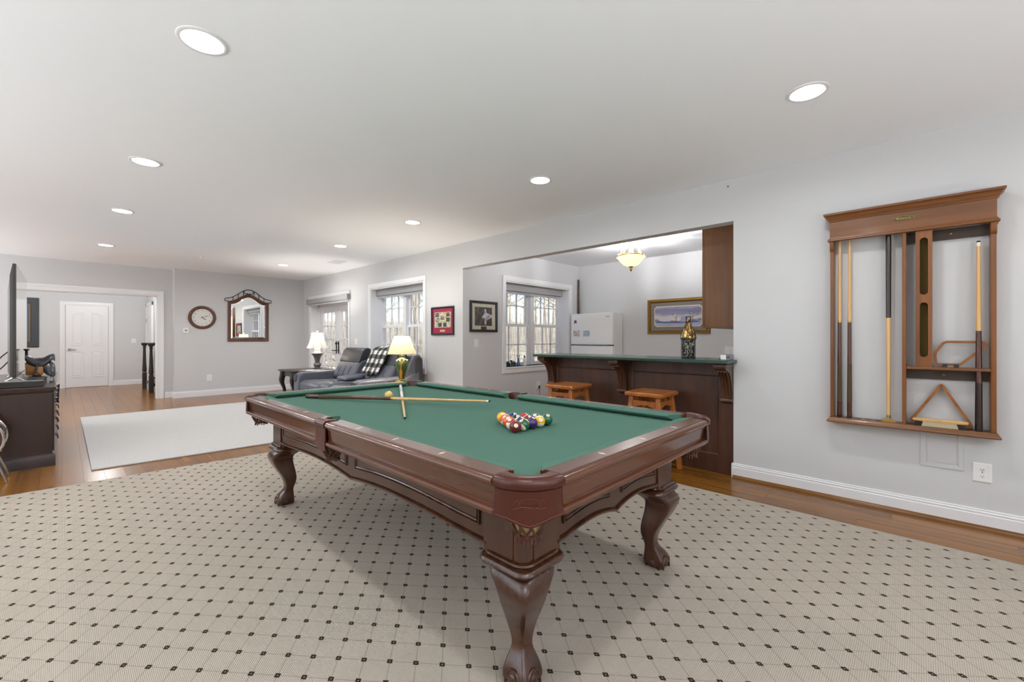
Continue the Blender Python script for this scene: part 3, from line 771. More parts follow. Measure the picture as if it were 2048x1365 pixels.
# ---- apron with a double arch, panels outlined by mouldings
AX, AY, LB = .580, 1.195, .095
ZA = ZT - .118
def archz(s): return .454 + .026 * sin(pi * min(1, abs(s)) ** .85) + .006 * max(0, abs(s) - .85) / .15
def apron(mp, half):
    n = 36; S = [-half + 2 * half * i / n for i in range(n + 1)]
    if 0 not in S: S.sort()
    top = [(s, ZA) for s in S]; bot = [(s, archz(s / half)) for s in S]
    m = MB(); rings = []
    for (s, zt), (_, zb) in zip(top, bot): rings.append([mp(s, 0, zt), mp(s, 0, zb), mp(s, -.028, zb), mp(s, -.028, zt)])
    ap = part('apron', m.loft(rings), M_TABLE, tb, smooth=20)
    lm = MB(); rings = []
    for s, zb in bot: rings.append([mp(s, d, zb + z) for d, z in ((-.002, -.004), (.006, -.005), (.011, .0), (.011, .006), (.006, .011), (.002, .013), (-.002, .013))])
    part('moulding', lm.loft(rings), M_TABLE, ap, smooth=40)
    for k in (-1, 1):
        a, b = k * .045, k * (half - .035)
        if a > b: a, b = b, a
        m = MB(); c = 20
        def loop(d):
            T = [(a + d, ZA - .006 - d), (b - d, ZA - .006 - d)]
            Bm = [(a + d + (b - a - 2 * d) * (1 - i / c), archz((a + d + (b - a - 2 * d) * (1 - i / c)) / half) + .050 + d) for i in range(c + 1)]
            return T + Bm
        rings = [[mp(p[0], h, p[1]) for p in loop(d)] for d, h in ((0, -.001), (.002, .007), (.006, .008), (.009, .003), (.0115, .003), (.014, .008), (.018, .006), (.020, -.001))]
        part('panel_moulding', m.loft(rings, (False, False)), M_TABLE, ap, smooth=35)
        q = MB(); L = loop(.016); bt_ = L[2:][::-1]; q.loft([[mp(p[0], h, z) for h, z in ((-.004, L[0][1]), (.0025, L[0][1]), (.0025, p[1]), (-.004, p[1]))] for p in bt_]); part('apron_panel', q, M_TABLE, ap)
for sx in (-1, 1): apron(lambda s, d, z, sx=sx: (sx * (AX - .008 + d), s, z), AY - 2 * LB + .012)
for sy in (-1, 1): apron(lambda s, d, z, sy=sy: (s, sy * (AY - .008 + d), z), AX - 2 * LB + .012)
# ---- legs
LEG = [(.400, .086, .006), (.388, .086, .022), (.372, .082, .042), (.35, .072, .066), (.33, .067, .068), (.31, .063, .063), (.29, .060, .056), (.268, .056, .046), (.245, .052, .034), (.22, .047, .022), (.20, .043, .013), (.179, .039, .007), (.16, .035, .005), (.142, .031, .006),
       (.125, .028, .009), (.110, .028, .014), (.095, .032, .020), (.078, .040, .029), (.06, .047, .036), (.042, .052, .040), (.025, .053, .041), (.012, .049, .040), (.003, .043, .038), (.0092, .043, .038)]
LEG = LEG[:-1]
for sx in (-1, 1):
    for sy in (-1, 1):
        cx, cyy = sx * (AX - LB), sy * (AY - LB)
        m = MB(); c = .050; h = LB
        pl = [(-h, -h), (h, -h), (h, h - c), (h - .006, h - c), (h - c, h - .006), (h - c, h), (-h, h)]
        pl = [(cx + sx * x, cyy + sy * y) for x, y in pl]
        leg = part('leg', MB().prism(pl, 'z', .436, ZA), M_TABLE, tb, bevel=.002)
        k = MB(); k.lathe([(.001, .436), (.040, .436), (.040, ZA), (.001, ZA)], (cx + sx * (h - .043), cyy + sy * (h - .043), 0), 24); part('corner_column', k, M_TABLE, leg, smooth=40)
        k = MB(); k.loft([rrect(cx, cyy, z, h + d, h + d, .05, 5) for z, d in ((.446, .001), (.442, .008), (.436, .010), (.432, .006), (.430, .014), (.424, .021), (.414, .024), (.406, .020), (.401, .010), (.396, -.004))]); part('collar', k, M_TABLE, leg, smooth=40)
        k = MB(); rings = []
        for z, hh, o in LEG:
            zz = .0092 + z * (1 - .0092 / .4); d = o * .707
            rings.append(rrect(cx + sx * d, cyy + sy * d, zz, hh, hh, hh * .30, 3))
        part('cabriole', k.loft(rings), M_TABLE, leg, smooth=60)
        # claw foot: ball showing between the talons on each face
        fx, fy = cx + sx * .029, cyy + sy * .029
        for (dx, dy) in ((1, 0), (-1, 0), (0, 1), (0, -1)):
            k = MB(); k.sphere((fx + dx * .036, fy + dy * .036, .036), .024, 14, 10, (1 - abs(dx) * .12, 1 - abs(dy) * .12, 1.05)); part('claw_ball', k, M_TABLE, leg, smooth=60)
            k = MB(); px, py = -dy, dx
            pts = []
            for i in range(13):
                t = pi * i / 12; a, z = .034 * cos(t), .012 + .058 * sin(t)
                rad = .0495 if z < .05 else .0495 - (z - .05) * .25
                pts.append((fx + dx * rad + px * a, fy + dy * rad + py * a, z))
            k.tube(pts, .0045, 6); part('talon', k, M_TABLE, leg, smooth=60)
# inside body so that the pocket voids stay dark
m = MB(); m.box(-AX + .03, AX - .03, -AY + .03, AY - .03, .54, ZF - .03); part('slate_frame', m, M_TABLE, tb)

# ---- balls
BR = .0286
BC = {1: '#e9b012', 2: '#1a2f78', 3: '#b81c22', 4: '#3a1a5e', 5: '#d9541a', 6: '#0f5a3c', 7: '#6c1518', 8: '#101012'}
IVC = '#efe4c4'
def ball_mat(num):
    nm = 'ball %d' % num
    m = bpy.data.materials.new(nm); m.use_nodes = True; n = m.node_tree.nodes; l = m.node_tree.links; b = n['Principled BSDF']
    b.inputs['Roughness'].default_value = .08; b.inputs['Coat Weight'].default_value = .6
    col = lin(BC[num if num <= 8 else num - 8])
    if num > 8:
        tc = n.new('ShaderNodeTexCoord'); sp = n.new('ShaderNodeSeparateXYZ'); l.new(tc.outputs['Object'], sp.inputs[0])
        ab = n.new('ShaderNodeMath'); ab.operation = 'ABSOLUTE'; l.new(sp.outputs[1], ab.inputs[0]); gt = n.new('ShaderNodeMath'); gt.operation = 'GREATER_THAN'; gt.inputs[1].default_value = .0155; l.new(ab.outputs[0], gt.inputs[0])
        mx = n.new('ShaderNodeMix'); mx.data_type = 'RGBA'; mx.inputs[6].default_value = (*col, 1); mx.inputs[7].default_value = (*lin(IVC), 1); l.new(gt.outputs[0], mx.inputs[0]); l.new(mx.outputs[2], b.inputs['Base Color'])
    else: b.inputs['Base Color'].default_value = (*col, 1)
    return m
M_SPOT = pm('ball number spot', IVC, .1, coat=.5); M_NUM = pm('ball numeral', '#15120f', .2)
def ball(num, loc, rot, label):
    o = one('billiard_ball', label, 'billiard ball', MB().sphere((0, 0, 0), BR, 32, 20), ball_mat(num), None, group='racked pool balls', smooth=80)
    o.location = loc; o.rotation_euler = rot
    s = MB(); rings = []
    for k in range(4):
        rr = .0092 * k / 3; z = math.sqrt((BR + .00025) ** 2 - rr * rr); rings.append([(max(rr, 1e-5) * cos(2 * pi * i / 20), max(rr, 1e-5) * sin(2 * pi * i / 20), z) for i in range(20)])
    p = part('number_spot', s.loft(rings, (True, False)), M_SPOT, o, smooth=80)
    t = text_mb(str(num), .0115 if num < 10 else .0095, Matrix.Identity(4)); t.v = [(a, b_, math.sqrt((BR + .0006) ** 2 - a * a - b_ * b_)) for a, b_, c in t.v]
    part('numeral', t, M_NUM, p)
    return o
CN = {1: 'yellow', 2: 'blue', 3: 'red', 4: 'purple', 5: 'orange', 6: 'green', 7: 'maroon', 8: 'black'}
ROWS = [[7, 14, 4, 9, 6], [11, 10, 13, 12], [5, 8, 3], [2, 15], [1]]
ROWS[3] = [2, 15]; ROWS = [[7, 14, 4, 9, 6], [11, 10, 15, 12], [5, 8, 3], [13, 2], [1]]
PLACE = {7: 'at the near left corner of the rack', 6: 'at the right corner of the rack', 1: 'at the far tip of the rack'}
toward = Vector((-.60, -.72, .35)).normalized()
spins = {7: (.0, .0), 14: (-.9, .9), 4: (.9, 2.), 9: (.1, .1), 6: (.2, 1.15), 11: (-.8, 1.0), 10: (.9, 1.1), 15: (.5, .9), 12: (-.4, 1.), 5: (-.2, .7), 8: (.3, .9), 3: (1.2, 1.3), 13: (-.2, .35), 2: (.6, 1.), 1: (.1, .55)}
for r, row in enumerate(ROWS):
    for k, num in enumerate(row):
        x = 1.436 + .0575 * (k + r * .5); y = 1.344 + .0499 * r
        a, e = spins.get(num, (0, .4))
        d = Vector((toward.x, toward.y, toward.z))
        d.rotate(Matrix.Rotation(a, 3, 'Z')); d = (d + Vector((0, 0, e))).normalized()
        q = d.to_track_quat('Z', 'Y')
        # turn the numeral upright
        c = CN[num if num <= 8 else num - 8]
        kind = ('%s solid pool ball number %d ' % (c, num)) if num <= 8 else ('white pool ball with %s stripe number %d ' % (c, num))
        ball(num, (x, y, ZF + BR), q.to_euler(), kind + PLACE.get(num, 'inside the racked triangle'))
cb = one('cue_ball', 'yellowed cue ball beside the crossed cues on the green cloth', 'billiard ball', MB().sphere((0, 0, 0), BR, 32, 20), pm('old ivory', '#e2b766', .12, coat=.6), None, smooth=80)
cb.location = (1.603, 2.735, ZF + BR)

# ---- cues lying crossed on the cloth
def frame_from(A, B):
    A, B = Vector(A), Vector(B); z = (B - A); L = z.length; z /= L
    x = z.cross(Vector((0, 0, 1))) if abs(z.z) < .95 else Vector((1, 0, 0)).cross(z) * -1
    x.normalize(); y = z.cross(x)
    return Matrix(((x.x, y.x, z.x, A.x), (x.y, y.y, z.y, A.y), (x.z, y.z, z.z, A.z), (0, 0, 0, 1))), L
CUE_M = {}
def cue(label, A, B, segs, group=None, name='pool_cue'):
    """segs: list of (part name, t0, r0, t1, r1, material); A is the butt, B the tip"""
    M4, L = frame_from(A, B)
    t = thing(name, label, 'pool cue', A, group=group)
    for nm, t0, r0, t1, r1, mt in segs:
        m = MB(); m.lathe([(.0001, t0 * L), (r0, t0 * L), (r1, t1 * L), (.0001, t1 * L)], (0, 0, 0), 14); m.xf(M4)
        part(nm, m, mt, t, smooth=50)
    return t
M_CUEB = wood('cue butt stain', '#3c1d12', '#5d2f1b', 'Z', 16., .25, coat=.4, bump=0)
M_WRAP = pm('linen cue wrap', '#4c3a24', .8, var=.45, vscale=420)
M_CUEBB = pm('cue butt dark', '#23130e', .25, coat=.5)
M_TIP = pm('cue tip', '#1d2228', .8)
M_FERR = pm('cue ferrule', '#ece8dd', .3)
M_SILV = pm('silvery white cue butt', '#c9cbd0', .3, coat=.3)
def std(b=.0145, t=.0065, mb=M_CUEB, wr=M_WRAP, j=.5, bands=True):
    f = lambda x: b + (t - b) * x
    return [('butt_cap', 0, b * .96, .012, b, M_DARK), ('sleeve', .012, b, .08, f(.08), mb), ('wrap', .08, f(.08) * 1.01, .28, f(.28) * 1.01, wr), ('forearm', .28, f(.28), j, f(j), mb),
            ('joint', j, f(j) * 1.02, j + .012, f(j + .012) * 1.02, M_BRASS), ('shaft', j + .012, f(j + .012), .983, f(.983), M_MAPLE), ('ferrule', .983, f(.983), .994, f(.994), M_FERR), ('tip', .994, f(.994), 1, f(1) * .9, M_TIP)]
cue('maroon butted cue lying across the pool table over the pale cue', (1.217, 3.204, .7515), (1.83, 1.928, .78), std(.0145, .0062))
cue('pale cue with silvery butt lying under the maroon cue', (2.045, 3.292, .7505), (1.262, 1.988, .7445), [('butt_cap', 0, .0125, .012, .0132, M_WHITE), ('sleeve', .012, .0132, .12, .0125, M_SILV), ('wrap', .12, .0125, .3, .0116, M_SILV), ('forearm', .3, .0116, .48, .0105, M_FERR), ('joint', .48, .0106, .495, .0104, M_STEEL), ('shaft', .495, .0103, .984, .0064, M_MAPLE), ('ferrule', .984, .0064, .993, .0063, M_FERR), ('tip', .993, .0064, 1., .006, M_TIP)])
# ================================================================== wall cue rack
rk = thing('cue_rack', 'wide oak cue rack with crown moulding hung on the grey wall', 'cue rack', (XW, .07, .58))
RY0, RY1 = -.334, .463                        # body (right, left as seen)
# header board and crown
m = MB(); m.box(3.795, XW - .002, RY0, RY1, 1.875, 2.01)
# hollow behind: keep front board only
m = MB(); m.box(3.795, 3.812, RY0, RY1, 1.868, 2.012); m.box(3.812, XW - .001, RY0, RY0 + .018, 1.868, 2.012); m.box(3.812, XW - .001, RY1 - .018, RY1, 1.868, 2.012); m.box(3.812, XW - .001, RY0, RY1, 1.995, 2.012)
part('header_board', m, M_RACKY, rk)
def wrapmould(prof, z0):
    """moulding around front and two ends: prof (proud, z)"""
    rings = []
    for px, py in ((XW - .001, RY0), (3.795, RY0), (3.795, RY1), (XW - .001, RY1)):
        ring = []
        for d, z in prof:
            x = px - (d if px < 3.85 else 0); y = py - d if py == RY0 else py + d
            ring.append((x, y, z0 + z))
        rings.append(ring)
    return MB().loft(rings)
part('crown_moulding', wrapmould([(0, 0), (.004, .002), (.006, .010), (.010, .016), (.018, .026), (.022, .036), (.030, .044), (.034, .046), (.035, .056), (.030, .060), (-.02, .060), (-.02, 0)], 1.998), M_RACKY, rk, smooth=35)
part('lower_moulding', wrapmould([(0, .026), (.004, .024), (.006, .016), (.012, .012), (.013, .002), (.008, -.002), (-.015, -.002), (-.015, .026)], 1.862), M_RACKY, rk, smooth=35)
# posts, divider, shelf
for nm, y0, y1 in (('post', RY1 - .020, RY1), ('post', RY0, RY0 + .024)):
    m = MB(); m.box(3.815, XW - .001, y0, y1, .606, 1.868); p = part(nm, m, M_RACK, rk, bevel=.003)
    c = MB(); c.prism([(3.797, 1.866), (3.797, 1.815), (3.806, 1.80), (3.815, 1.79), (3.815, 1.866)], 'y', y0 - .001, y1 + .001); part('post_bracket', c, M_RACK, p, smooth=40)
m = MB(); m.box(3.80, XW - .001, .060, .080, .606, 1.868); part('divider', m, M_RACK, rk, bevel=.002)
m = MB(); m.loft([[(XW - .001, RY0 - a, z) for a, z in ((.0, 0),)][:0] or [(x, y, z) for x, y, z in ((XW - .001, RY0 - d, z), (3.795 - d, RY0 - d, z), (3.795 - d, RY1 + d, z), (XW - .001, RY1 + d, z))] for d, z in ((.014, .574), (.018, .580), (.016, .588), (.006, .598), (.002, .607))])
part('bottom_shelf', m, M_RACKY, rk, smooth=35)
for y in (.36, .31, .255, .2):
    c = MB(); c.lathe([(.0001, .6075), (.018, .6075), (.018, .6085), (.0001, .6085)], (3.842, y - .0, 0), 16); part('cue_rest', c, M_RACKD, rk)
m = MB(); m.box(XW - .02, XW - .001, RY0 + .024, .060, 1.80, 1.868); p = part('mounting_cleat', m, M_RACKD, rk); k = MB(); k.lathe([(.0001, 0), (.008, 0), (.008, -.008), (.0001, -.010)], (XW - .02, -.145, 1.835), 10, 'x'); part('screw_plug', k, M_RACK, p)
m = MB(); m.box(XW - .02, XW - .001, RY0 + .024, .060, .905, .970); p = part('mounting_cleat', m, M_RACKD, rk); k = MB(); k.lathe([(.0001, 0), (.008, 0), (.008, -.008), (.0001, -.010)], (XW - .02, -.115, .935), 10, 'x'); part('screw_plug', k, M_RACK, p)
m = MB(); m.box(3.800, XW - .001, RY0 + .024, .060, .970, .988); part('accessory_shelf', m, M_RACKY, rk, bevel=.003)
# ball holder with two long slots
hm = MB(); y0, y1, za, zb = -.062, .016, .988, 1.868
def slot(cz0, cz1, w): return arc((y0 + y1) / 2, cz1 - w, w, 0, pi, 8) + arc((y0 + y1) / 2, cz0 + w, w, pi, 2 * pi, 8)
S1, S2 = slot(1.05, 1.40, .019), slot(1.45, 1.815, .019)
# front board: pieces around the slots
xf, xb = 3.800, 3.816
yc = (y0 + y1) / 2
hm.box(xf, xb, y0, yc - .019, za, zb); hm.box(xf, xb, yc + .019, y1, za, zb)
for a, b in ((za, 1.05), (1.40, 1.45), (1.815, zb)): hm.box(xf, xb, yc - .019, yc + .019, a, b)
for cz, up in ((1.05, 0), (1.40, 1), (1.45, 0), (1.815, 1)):
    zc = cz + .019 if not up else cz - .019
    for s in (-1, 1):
        A = [(yc + s * .019, zc)] + [(yc + s * .019 * cos(t), zc + (1 if up else -1) * .019 * sin(t)) for t in [pi / 2 * i / 6 for i in range(1, 7)]] + [(yc + s * .019, cz)]
        hm.prism(A, 'x', xf, xb)
hm.box(xb, XW - .02, y0, y0 + .008, za, zb); hm.box(xb, XW - .02, y1 - .008, y1, za, zb)
bh = part('ball_holder', hm, M_RACK, rk)
m = MB(); m.box(3.85, 3.855, y0 + .008, y1 - .008, za, zb); part('felt_backing', m, pm('olive felt', '#5b4a20', .95, var=.2, vscale=300), bh)
# maker's emblem on the header
eb = MB(); ex = 3.794; yc2, zc2 = .072, 1.957
pl = [(.052 * math.copysign(abs(cos(t)) ** 1.4, cos(t)), .013 * math.copysign(abs(sin(t)) ** 1.0, sin(t))) for t in [2 * pi * i / 32 for i in range(32)]]
eb.prism([(yc2 + a, zc2 + b) for a, b in pl], 'x', ex - .0015, ex + .002); e = part('emblem', eb, pm('verdigris plate', '#3d4a2a', .35, .7), rk)
rimm = MB(); rimm.tube([(ex - .0018, yc2 + a, zc2 + b) for a, b in pl], .0012, 5, True); part('emblem_rim', rimm, M_BRASS, e)
M4 = Matrix(((0, 0, -1, ex - .0022), (-1, 0, 0, yc2), (0, 1, 0, zc2), (0, 0, 0, 1))); part('lettering', text_mb('Brunswick', .017, M4), M_BRASS, e)
# cues standing in the rack
std_up = std(.0150, .0068, M_CUEB, M_WRAP, .49)
cue('left cue in the wall rack, its maple shaft above a dark wrapped butt', (3.842, .412, .6087), (3.846, .412, 1.985), std_up, 'cues in the rack')
cue('second cue in the wall rack, its maple shaft above a reddish butt', (3.842, .356, .6087), (3.846, .356, 1.985), std_up, 'cues in the rack')
cue('single cue with white tip standing at the right end of the wall rack', (3.83, -.263, .6087), (3.845, -.263, 1.764), [('butt_cap', 0, .0168, .012, .0170, M_DARK), ('sleeve', .012, .0170, .25, .0155, M_CUEBB), ('forearm', .25, .0155, .51, .0125, M_CUEB), ('joint', .51, .0127, .525, .0126, M_CUEBB), ('shaft', .525, .0124, .972, .0092, M_MAPLE), ('ferrule', .972, .0092, .992, .0090, M_FERR), ('tip', .992, .0088, 1, .008, M_TIP)], 'cues in the rack')
bs = cue('dark topped bridge stick standing upside down in the wall rack', (3.842, .149, 1.985), (3.846, .149, .632), [('butt_cap', 0, .0155, .012, .0155, M_DARK), ('forearm', .012, .0155, .5, .0135, M_CUEBB), ('shaft', .5, .0130, .985, .0100, M_MAPLE), ('ferrule', .985, .0112, 1, .0112, M_BRASS)], 'cues in the rack', 'bridge_stick')
m = MB(); m.prism([(.149 + a, .6087 + b) for a, b in ((-.042, .004), (-.03, 0), (.03, 0), (.042, .004), (.040, .014), (.028, .010), (.018, .020), (.008, .014), (0, .026), (-.008, .014), (-.018, .020), (-.028, .010), (-.040, .014))], 'x', 3.835, 3.85); part('bridge_head', m, M_BRASS, bs)
# racks, brush, chalk
def hoop(name, label, pts, w, r_in, mat):
    """bent wood hoop standing against the wall: pts (y,z) closed, rounded corners"""
    out = []
    n = len(pts)
    for i in range(n):
        A, B, C = Vector(pts[i - 1]), Vector(pts[i]), Vector(pts[(i + 1) % n])
        d1, d2 = (A - B), (C - B); k = min(r_in, d1.length * .45, d2.length * .45)
        P, Q = B + d1.normalized() * k, B + d2.normalized() * k
        for j in range(7):
            t = j / 6; out.append(tuple(P * (1 - t) ** 2 + B * 2 * t * (1 - t) + Q * t * t))
    m = MB(); rings = []
    N = len(out)
    for i in range(N):
        A, C = Vector(out[i - 1]), Vector(out[(i + 1) % N]); d = (C - A).normalized(); nn = Vector((d.y, -d.x)); p = Vector(out[i])
        rings.append([(x, p.x + nn.x * s, p.y + nn.y * s) for x, s in ((w[0], 0), (w[1], 0), (w[1], .015), (w[0], .015))])
    rings.append(rings[0])
    o = one(name, label, 'ball rack', m.loft(rings, (False, False)), mat, (w[0], pts[0][0], min(p[1] for p in pts)), smooth=35)
    return o
M_HOOP = wood('bent oak hoop', '#7d4717', '#a5662a', 'Y', 10., .35, coat=.2, bump=.02)
hoop('diamond_rack', 'diamond shaped wooden ball rack leaning on the upper rack shelf', [(-.072, .9975), (-.190, .9975), (-.303, 1.125), (-.292, 1.155), (-.112, 1.155), (-.065, 1.075)], (3.842, 3.868), .022, M_HOOP)
hoop('triangle_rack', 'triangular wooden ball rack standing on the bottom shelf behind the brush', [(.055, .616), (-.252, .616), (-.104, .893)], (3.850, 3.888), .034, M_HOOP)
br = thing('table_brush', 'wooden table brush with white and black bristles on the bottom shelf', 'brush', (3.818, -.095, .6075))
m = MB(); m.loft([[(3.818 + a * k, y, .648 + b * k) for a, b in ((-.016, -.008), (.016, -.008), (.018, .002), (.010, .010), (-.010, .010), (-.018, .002))] for y, k in ((.032, .3), (.026, .8), (.0, 1), (-.19, 1), (-.216, .8), (-.222, .3))]); part('handle', m, M_MAPLE, br, smooth=45)
for nm, ya, yb, mt, x0, kind in (('bristles', .014, -.020, M_DARK, 3.818, None), ('bristles', -.168, -.208, M_DARK, 3.818, None), ('bristles', -.020, -.168, pm('white bristles', '#d9cba6', .9), 3.818, None)):
    m = MB(); n = int(abs(yb - ya) / .004)
    for i in range(n):
        for j in range(4):
            y = ya + (yb - ya) * (i + .5) / n; x = 3.806 + j * .008; fan = (y + .095) * .12
            m.add([(x - .0018, y - .0012, .641), (x + .0018, y - .0012, .641), (x + .0018, y + .0012, .641), (x - .0018, y + .0012, .641), (x - .004, y + fan - .0014, .608), (x + .001, y + fan - .0014, .608), (x + .001, y + fan + .0014, .608), (x - .004, y + fan + .0014, .608)], [(0, 1, 2, 3), (4, 5, 6, 7), (0, 1, 5, 4), (1, 2, 6, 5), (2, 3, 7, 6), (3, 0, 4, 7)])
    o = part(nm, m, mt, br); o['kind'] = 'stuff'
M_CHALK = pm('chalk paper', '#2a2c30', .7); M_CHALKT = pm('chalk top', '#2c3743', .9)
for y, lb in ((-.118, 'left chalk cube on the upper shelf of the cue rack'), (-.168, 'right chalk cube on the upper shelf of the cue rack')):
    t = thing('chalk_cube', lb, 'chalk', (3.815, y, .988), group='chalk cubes')
    m = MB(); m.box(3.804, 3.826, y - .011, y + .011, .9882, 1.006); part('wrapper', m, M_CHALK, t, bevel=.001); m = MB(); m.box(3.805, 3.825, y - .010, y + .010, 1.0055, 1.009); part('chalk_top', m, M_CHALKT, t)

# ---- wall plates on the right wall
def plate(name, label, cat, mp, a, b, w, h, kind):
    t = thing(name, label, cat, mp(a, b, 0))
    m = MB(); m.loft([[mp(a + x * (w / 2 - d), b + z * (h / 2 - d), hh) for x, z in ((-1, -1), (1, -1), (1, 1), (-1, 1))] for d, hh in ((0, .0005), (0, .003), (.004, .0065), (.006, .007))]); part('cover_plate', m, M_WHITE, t)
    if kind == 'outlet':
        for s in (-1, 1):
            m = MB(); r = h * .135; pts = [(a + r * 1.05 * cos(q), b + s * h * .17 + max(-r * .8, min(r * .8, r * sin(q)))) for q in [2 * pi * i / 24 for i in range(24)]]
            m.loft([[mp(p, q, hh) for p, q in pts] for hh in (.006, .0085)]); o = part('receptacle', m, M_WHITE, t, bevel=.0006)
            k = MB()
            for dx, hgt in ((-r * .38, r * .32), (r * .38, r * .26)):
                A, B = mp(a + dx - r * .08, b + s * h * .17 + r * .1 - hgt * .5, .0080), mp(a + dx + r * .08, b + s * h * .17 + r * .1 + hgt * .7, .0088); k.box(A[0], B[0], A[1], B[1], A[2], B[2])
            A, B = mp(a - r * .14, b + s * h * .17 - r * .6, .0080), mp(a + r * .14, b + s * h * .17 - r * .3, .0088); k.box(A[0], B[0], A[1], B[1], A[2], B[2])
            part('slot', k, M_DARK, o)
        k = MB(); A, B = mp(a - .003, b - .003, .006), mp(a + .003, b + .003, .008); k.box(A[0], B[0], A[1], B[1], A[2], B[2]); part('screw', k, M_STEEL, t)
    elif kind == 'switch':
        m = MB(); A, B = mp(a - w * .22, b - h * .29, .006), mp(a + w * .22, b + h * .29, .0095); m.box(A[0], B[0], A[1], B[1], A[2], B[2]); part('rocker', m, M_WHITE, t, bevel=.0015)
    return t
plate('wall_outlet', 'white duplex outlet low on the wall right of the cue rack', 'outlet', WX(XW), -.282, .343, .083, .117, 'outlet')
plate('light_switch', 'white light switch between the french door and the window', 'switch', WX(XW), 7.85, 1.092, .095, .12, 'switch')
plate('light_switch', 'white light switch below the black framed photograph', 'switch', WY(YK), 4.158, 1.093, .085, .12, 'switch')
plate('wall_outlet', 'white outlet on the clock wall under the clock', 'outlet', WY(YB), 2.06, .362, .09, .125, 'outlet')
plate('light_switch', 'white light switch on the hall end wall', 'switch', WY(YH), 1.252, 1.097, .10, .11, 'switch')
plate('wall_outlet', 'white double outlet plate on the kitchen back wall over the bar end', 'outlet', WX(XK), 2.0, .985, .16, .115, 'outlet')
po = plate('wall_outlet', 'white outlet with a black plug under the kitchen window', 'outlet', WY(YK), 5.56, .375, .09, .125, 'outlet')
pl = thing('power_plug', 'black plug and cord in the outlet under the kitchen window', 'plug', (5.56, YK - .02, .345))
m = MB(); m.box(5.545, 5.575, YK - .034, YK - .009, .325, .365); part('plug_body', m, M_BLACK, pl, bevel=.005); m = MB(); m.tube([(5.56, YK - .03, .33), (5.56, YK - .034, .28), (5.558, YK - .03, .2), (5.565, YK - .03, .1), (5.57, YK - .04, .02), (5.62, YK - .05, .006)], .0035, 6); part('cord', m, M_BLACK, pl, smooth=50)
# access panel under the rack
ap = thing('access_panel', 'painted access panel in the wall below the cue rack', 'panel', (XW, -.105, .335))
m = MB(); m.rect(WX(XW), (-.205, -.005, .335, .585), [(0, 0), (0, .004), (.003, .006), (.022, .006), (.028, .003), (.030, .003), (.031, 0)]); part('panel_frame', m, M_WALL, ap)
m = MB(); m.box(XW - .003, XW - .0005, -.172, -.038, .368, .555); part('panel_door', m, M_WALL, ap)
m = MB(); m.lathe([(.0001, 0), (.006, 0), (.004, -.004), (.0001, -.005)], (XW, 1.177, 2.462), 10, 'x'); one('wall_nail', 'tiny dark nail head left in the wall above the bar opening', 'nail', m, M_DARK, (XW, 1.177, 2.462))
# ================================================================== bar and kitchen
bar = thing('bar_counter', 'dark cherry panelled bar with green top set in the wall opening', 'bar', (3.95, 2.1, 0))
BF = 3.93
m = MB(); m.box(BF + .012, BF + .11, JY + .002, 3.14, 0, .962); part('body', m, M_BAR, bar)
# face frame: stiles and rails proud of the recessed panels
def stile(y0, y1, z0, z1):
    m = MB(); m.box(BF, BF + .012, y0, y1, z0, z1); part('face_frame', m, M_BAR, bar, bevel=.002)
for y0, y1 in ((3.021, 3.14), (2.075, 2.185), (JY + .002, 1.262)): stile(y0, y1, 0, .962)
for y0, y1 in ((2.185, 3.021), (1.262, 2.075)):
    stile(y0, y1, .845, .962); stile(y0, y1, 0, .157)
    q = MB(); q.rect(lambda a, b, h: (BF + .012 - h, a, b), (y0, y1, .157, .845), [(0, 0), (0, .010), (.006, .008), (.010, .002), (.012, 0)]); part('panel_moulding', q, M_BAR, bar)
    q = MB(); q.box(BF + .0100, BF + .0119, y0 + .010, y1 - .010, .167, .835); part('panel', q, M_BAR, bar)
m = MB(); m.prism([(3.65, 1.104), (4.12, 1.104), (4.12, JY + .003), (4.12, 3.19), (3.66, 3.19), (3.65, 3.18)][0:1] + [(XW - .003, 1.104), (XW - .003, JY + .003), (4.13, JY + .003), (4.13, 3.16), (3.665, 3.16), (3.65, 3.145)], 'z', .963, .990); part('bar_top', m, M_GREENTOP, bar, bevel=.003)
def corbel(yc):
    w = .045
    prof = [(BF, .962)]
    prof += [(3.71, .962), (3.705, .955), (3.705, .925), (3.712, .916), (3.725, .912), (3.735, .905)]
    for i in range(11):
        t = i / 10; prof.append((3.75 + .135 * sin(pi / 2 * t) * 1.0, .897 - .215 * (1 - cos(pi / 2 * t))))
    prof += [(3.886, .668), (3.875, .660), (3.868, .648), (3.870, .634), (3.882, .625), (3.90, .622), (3.91, .612), (BF, .608)]
    c = part('corbel', MB().prism(prof, 'y', yc - w, yc + w), M_BART, bar, smooth=40)
    for k in (-1, 0, 1):
        m = MB(); pts = []
        for i in range(11):
            t = i / 10; pts.append((3.75 + .135 * sin(pi / 2 * t) - .002, yc + k * .024, .897 - .215 * (1 - cos(pi / 2 * t)) - .001))
        m.tube(pts, .008, 8); part('flute', m, M_BART, c, smooth=60)
    m = MB(); m.box(3.698, BF, yc - w - .006, yc + w + .006, .928, .958); part('corbel_cap', m, M_BART, c, bevel=.005)
    m = MB(); m.lathe([(.0001, yc - w - .004), (.015, yc - w - .004), (.015, yc + w + .004), (.0001, yc + w + .004)], (3.884, 0, .640), 16, 'y'); part('scroll', m, M_BART, c, smooth=40)
for yc in (3.075, 2.165, 1.182): corbel(yc)

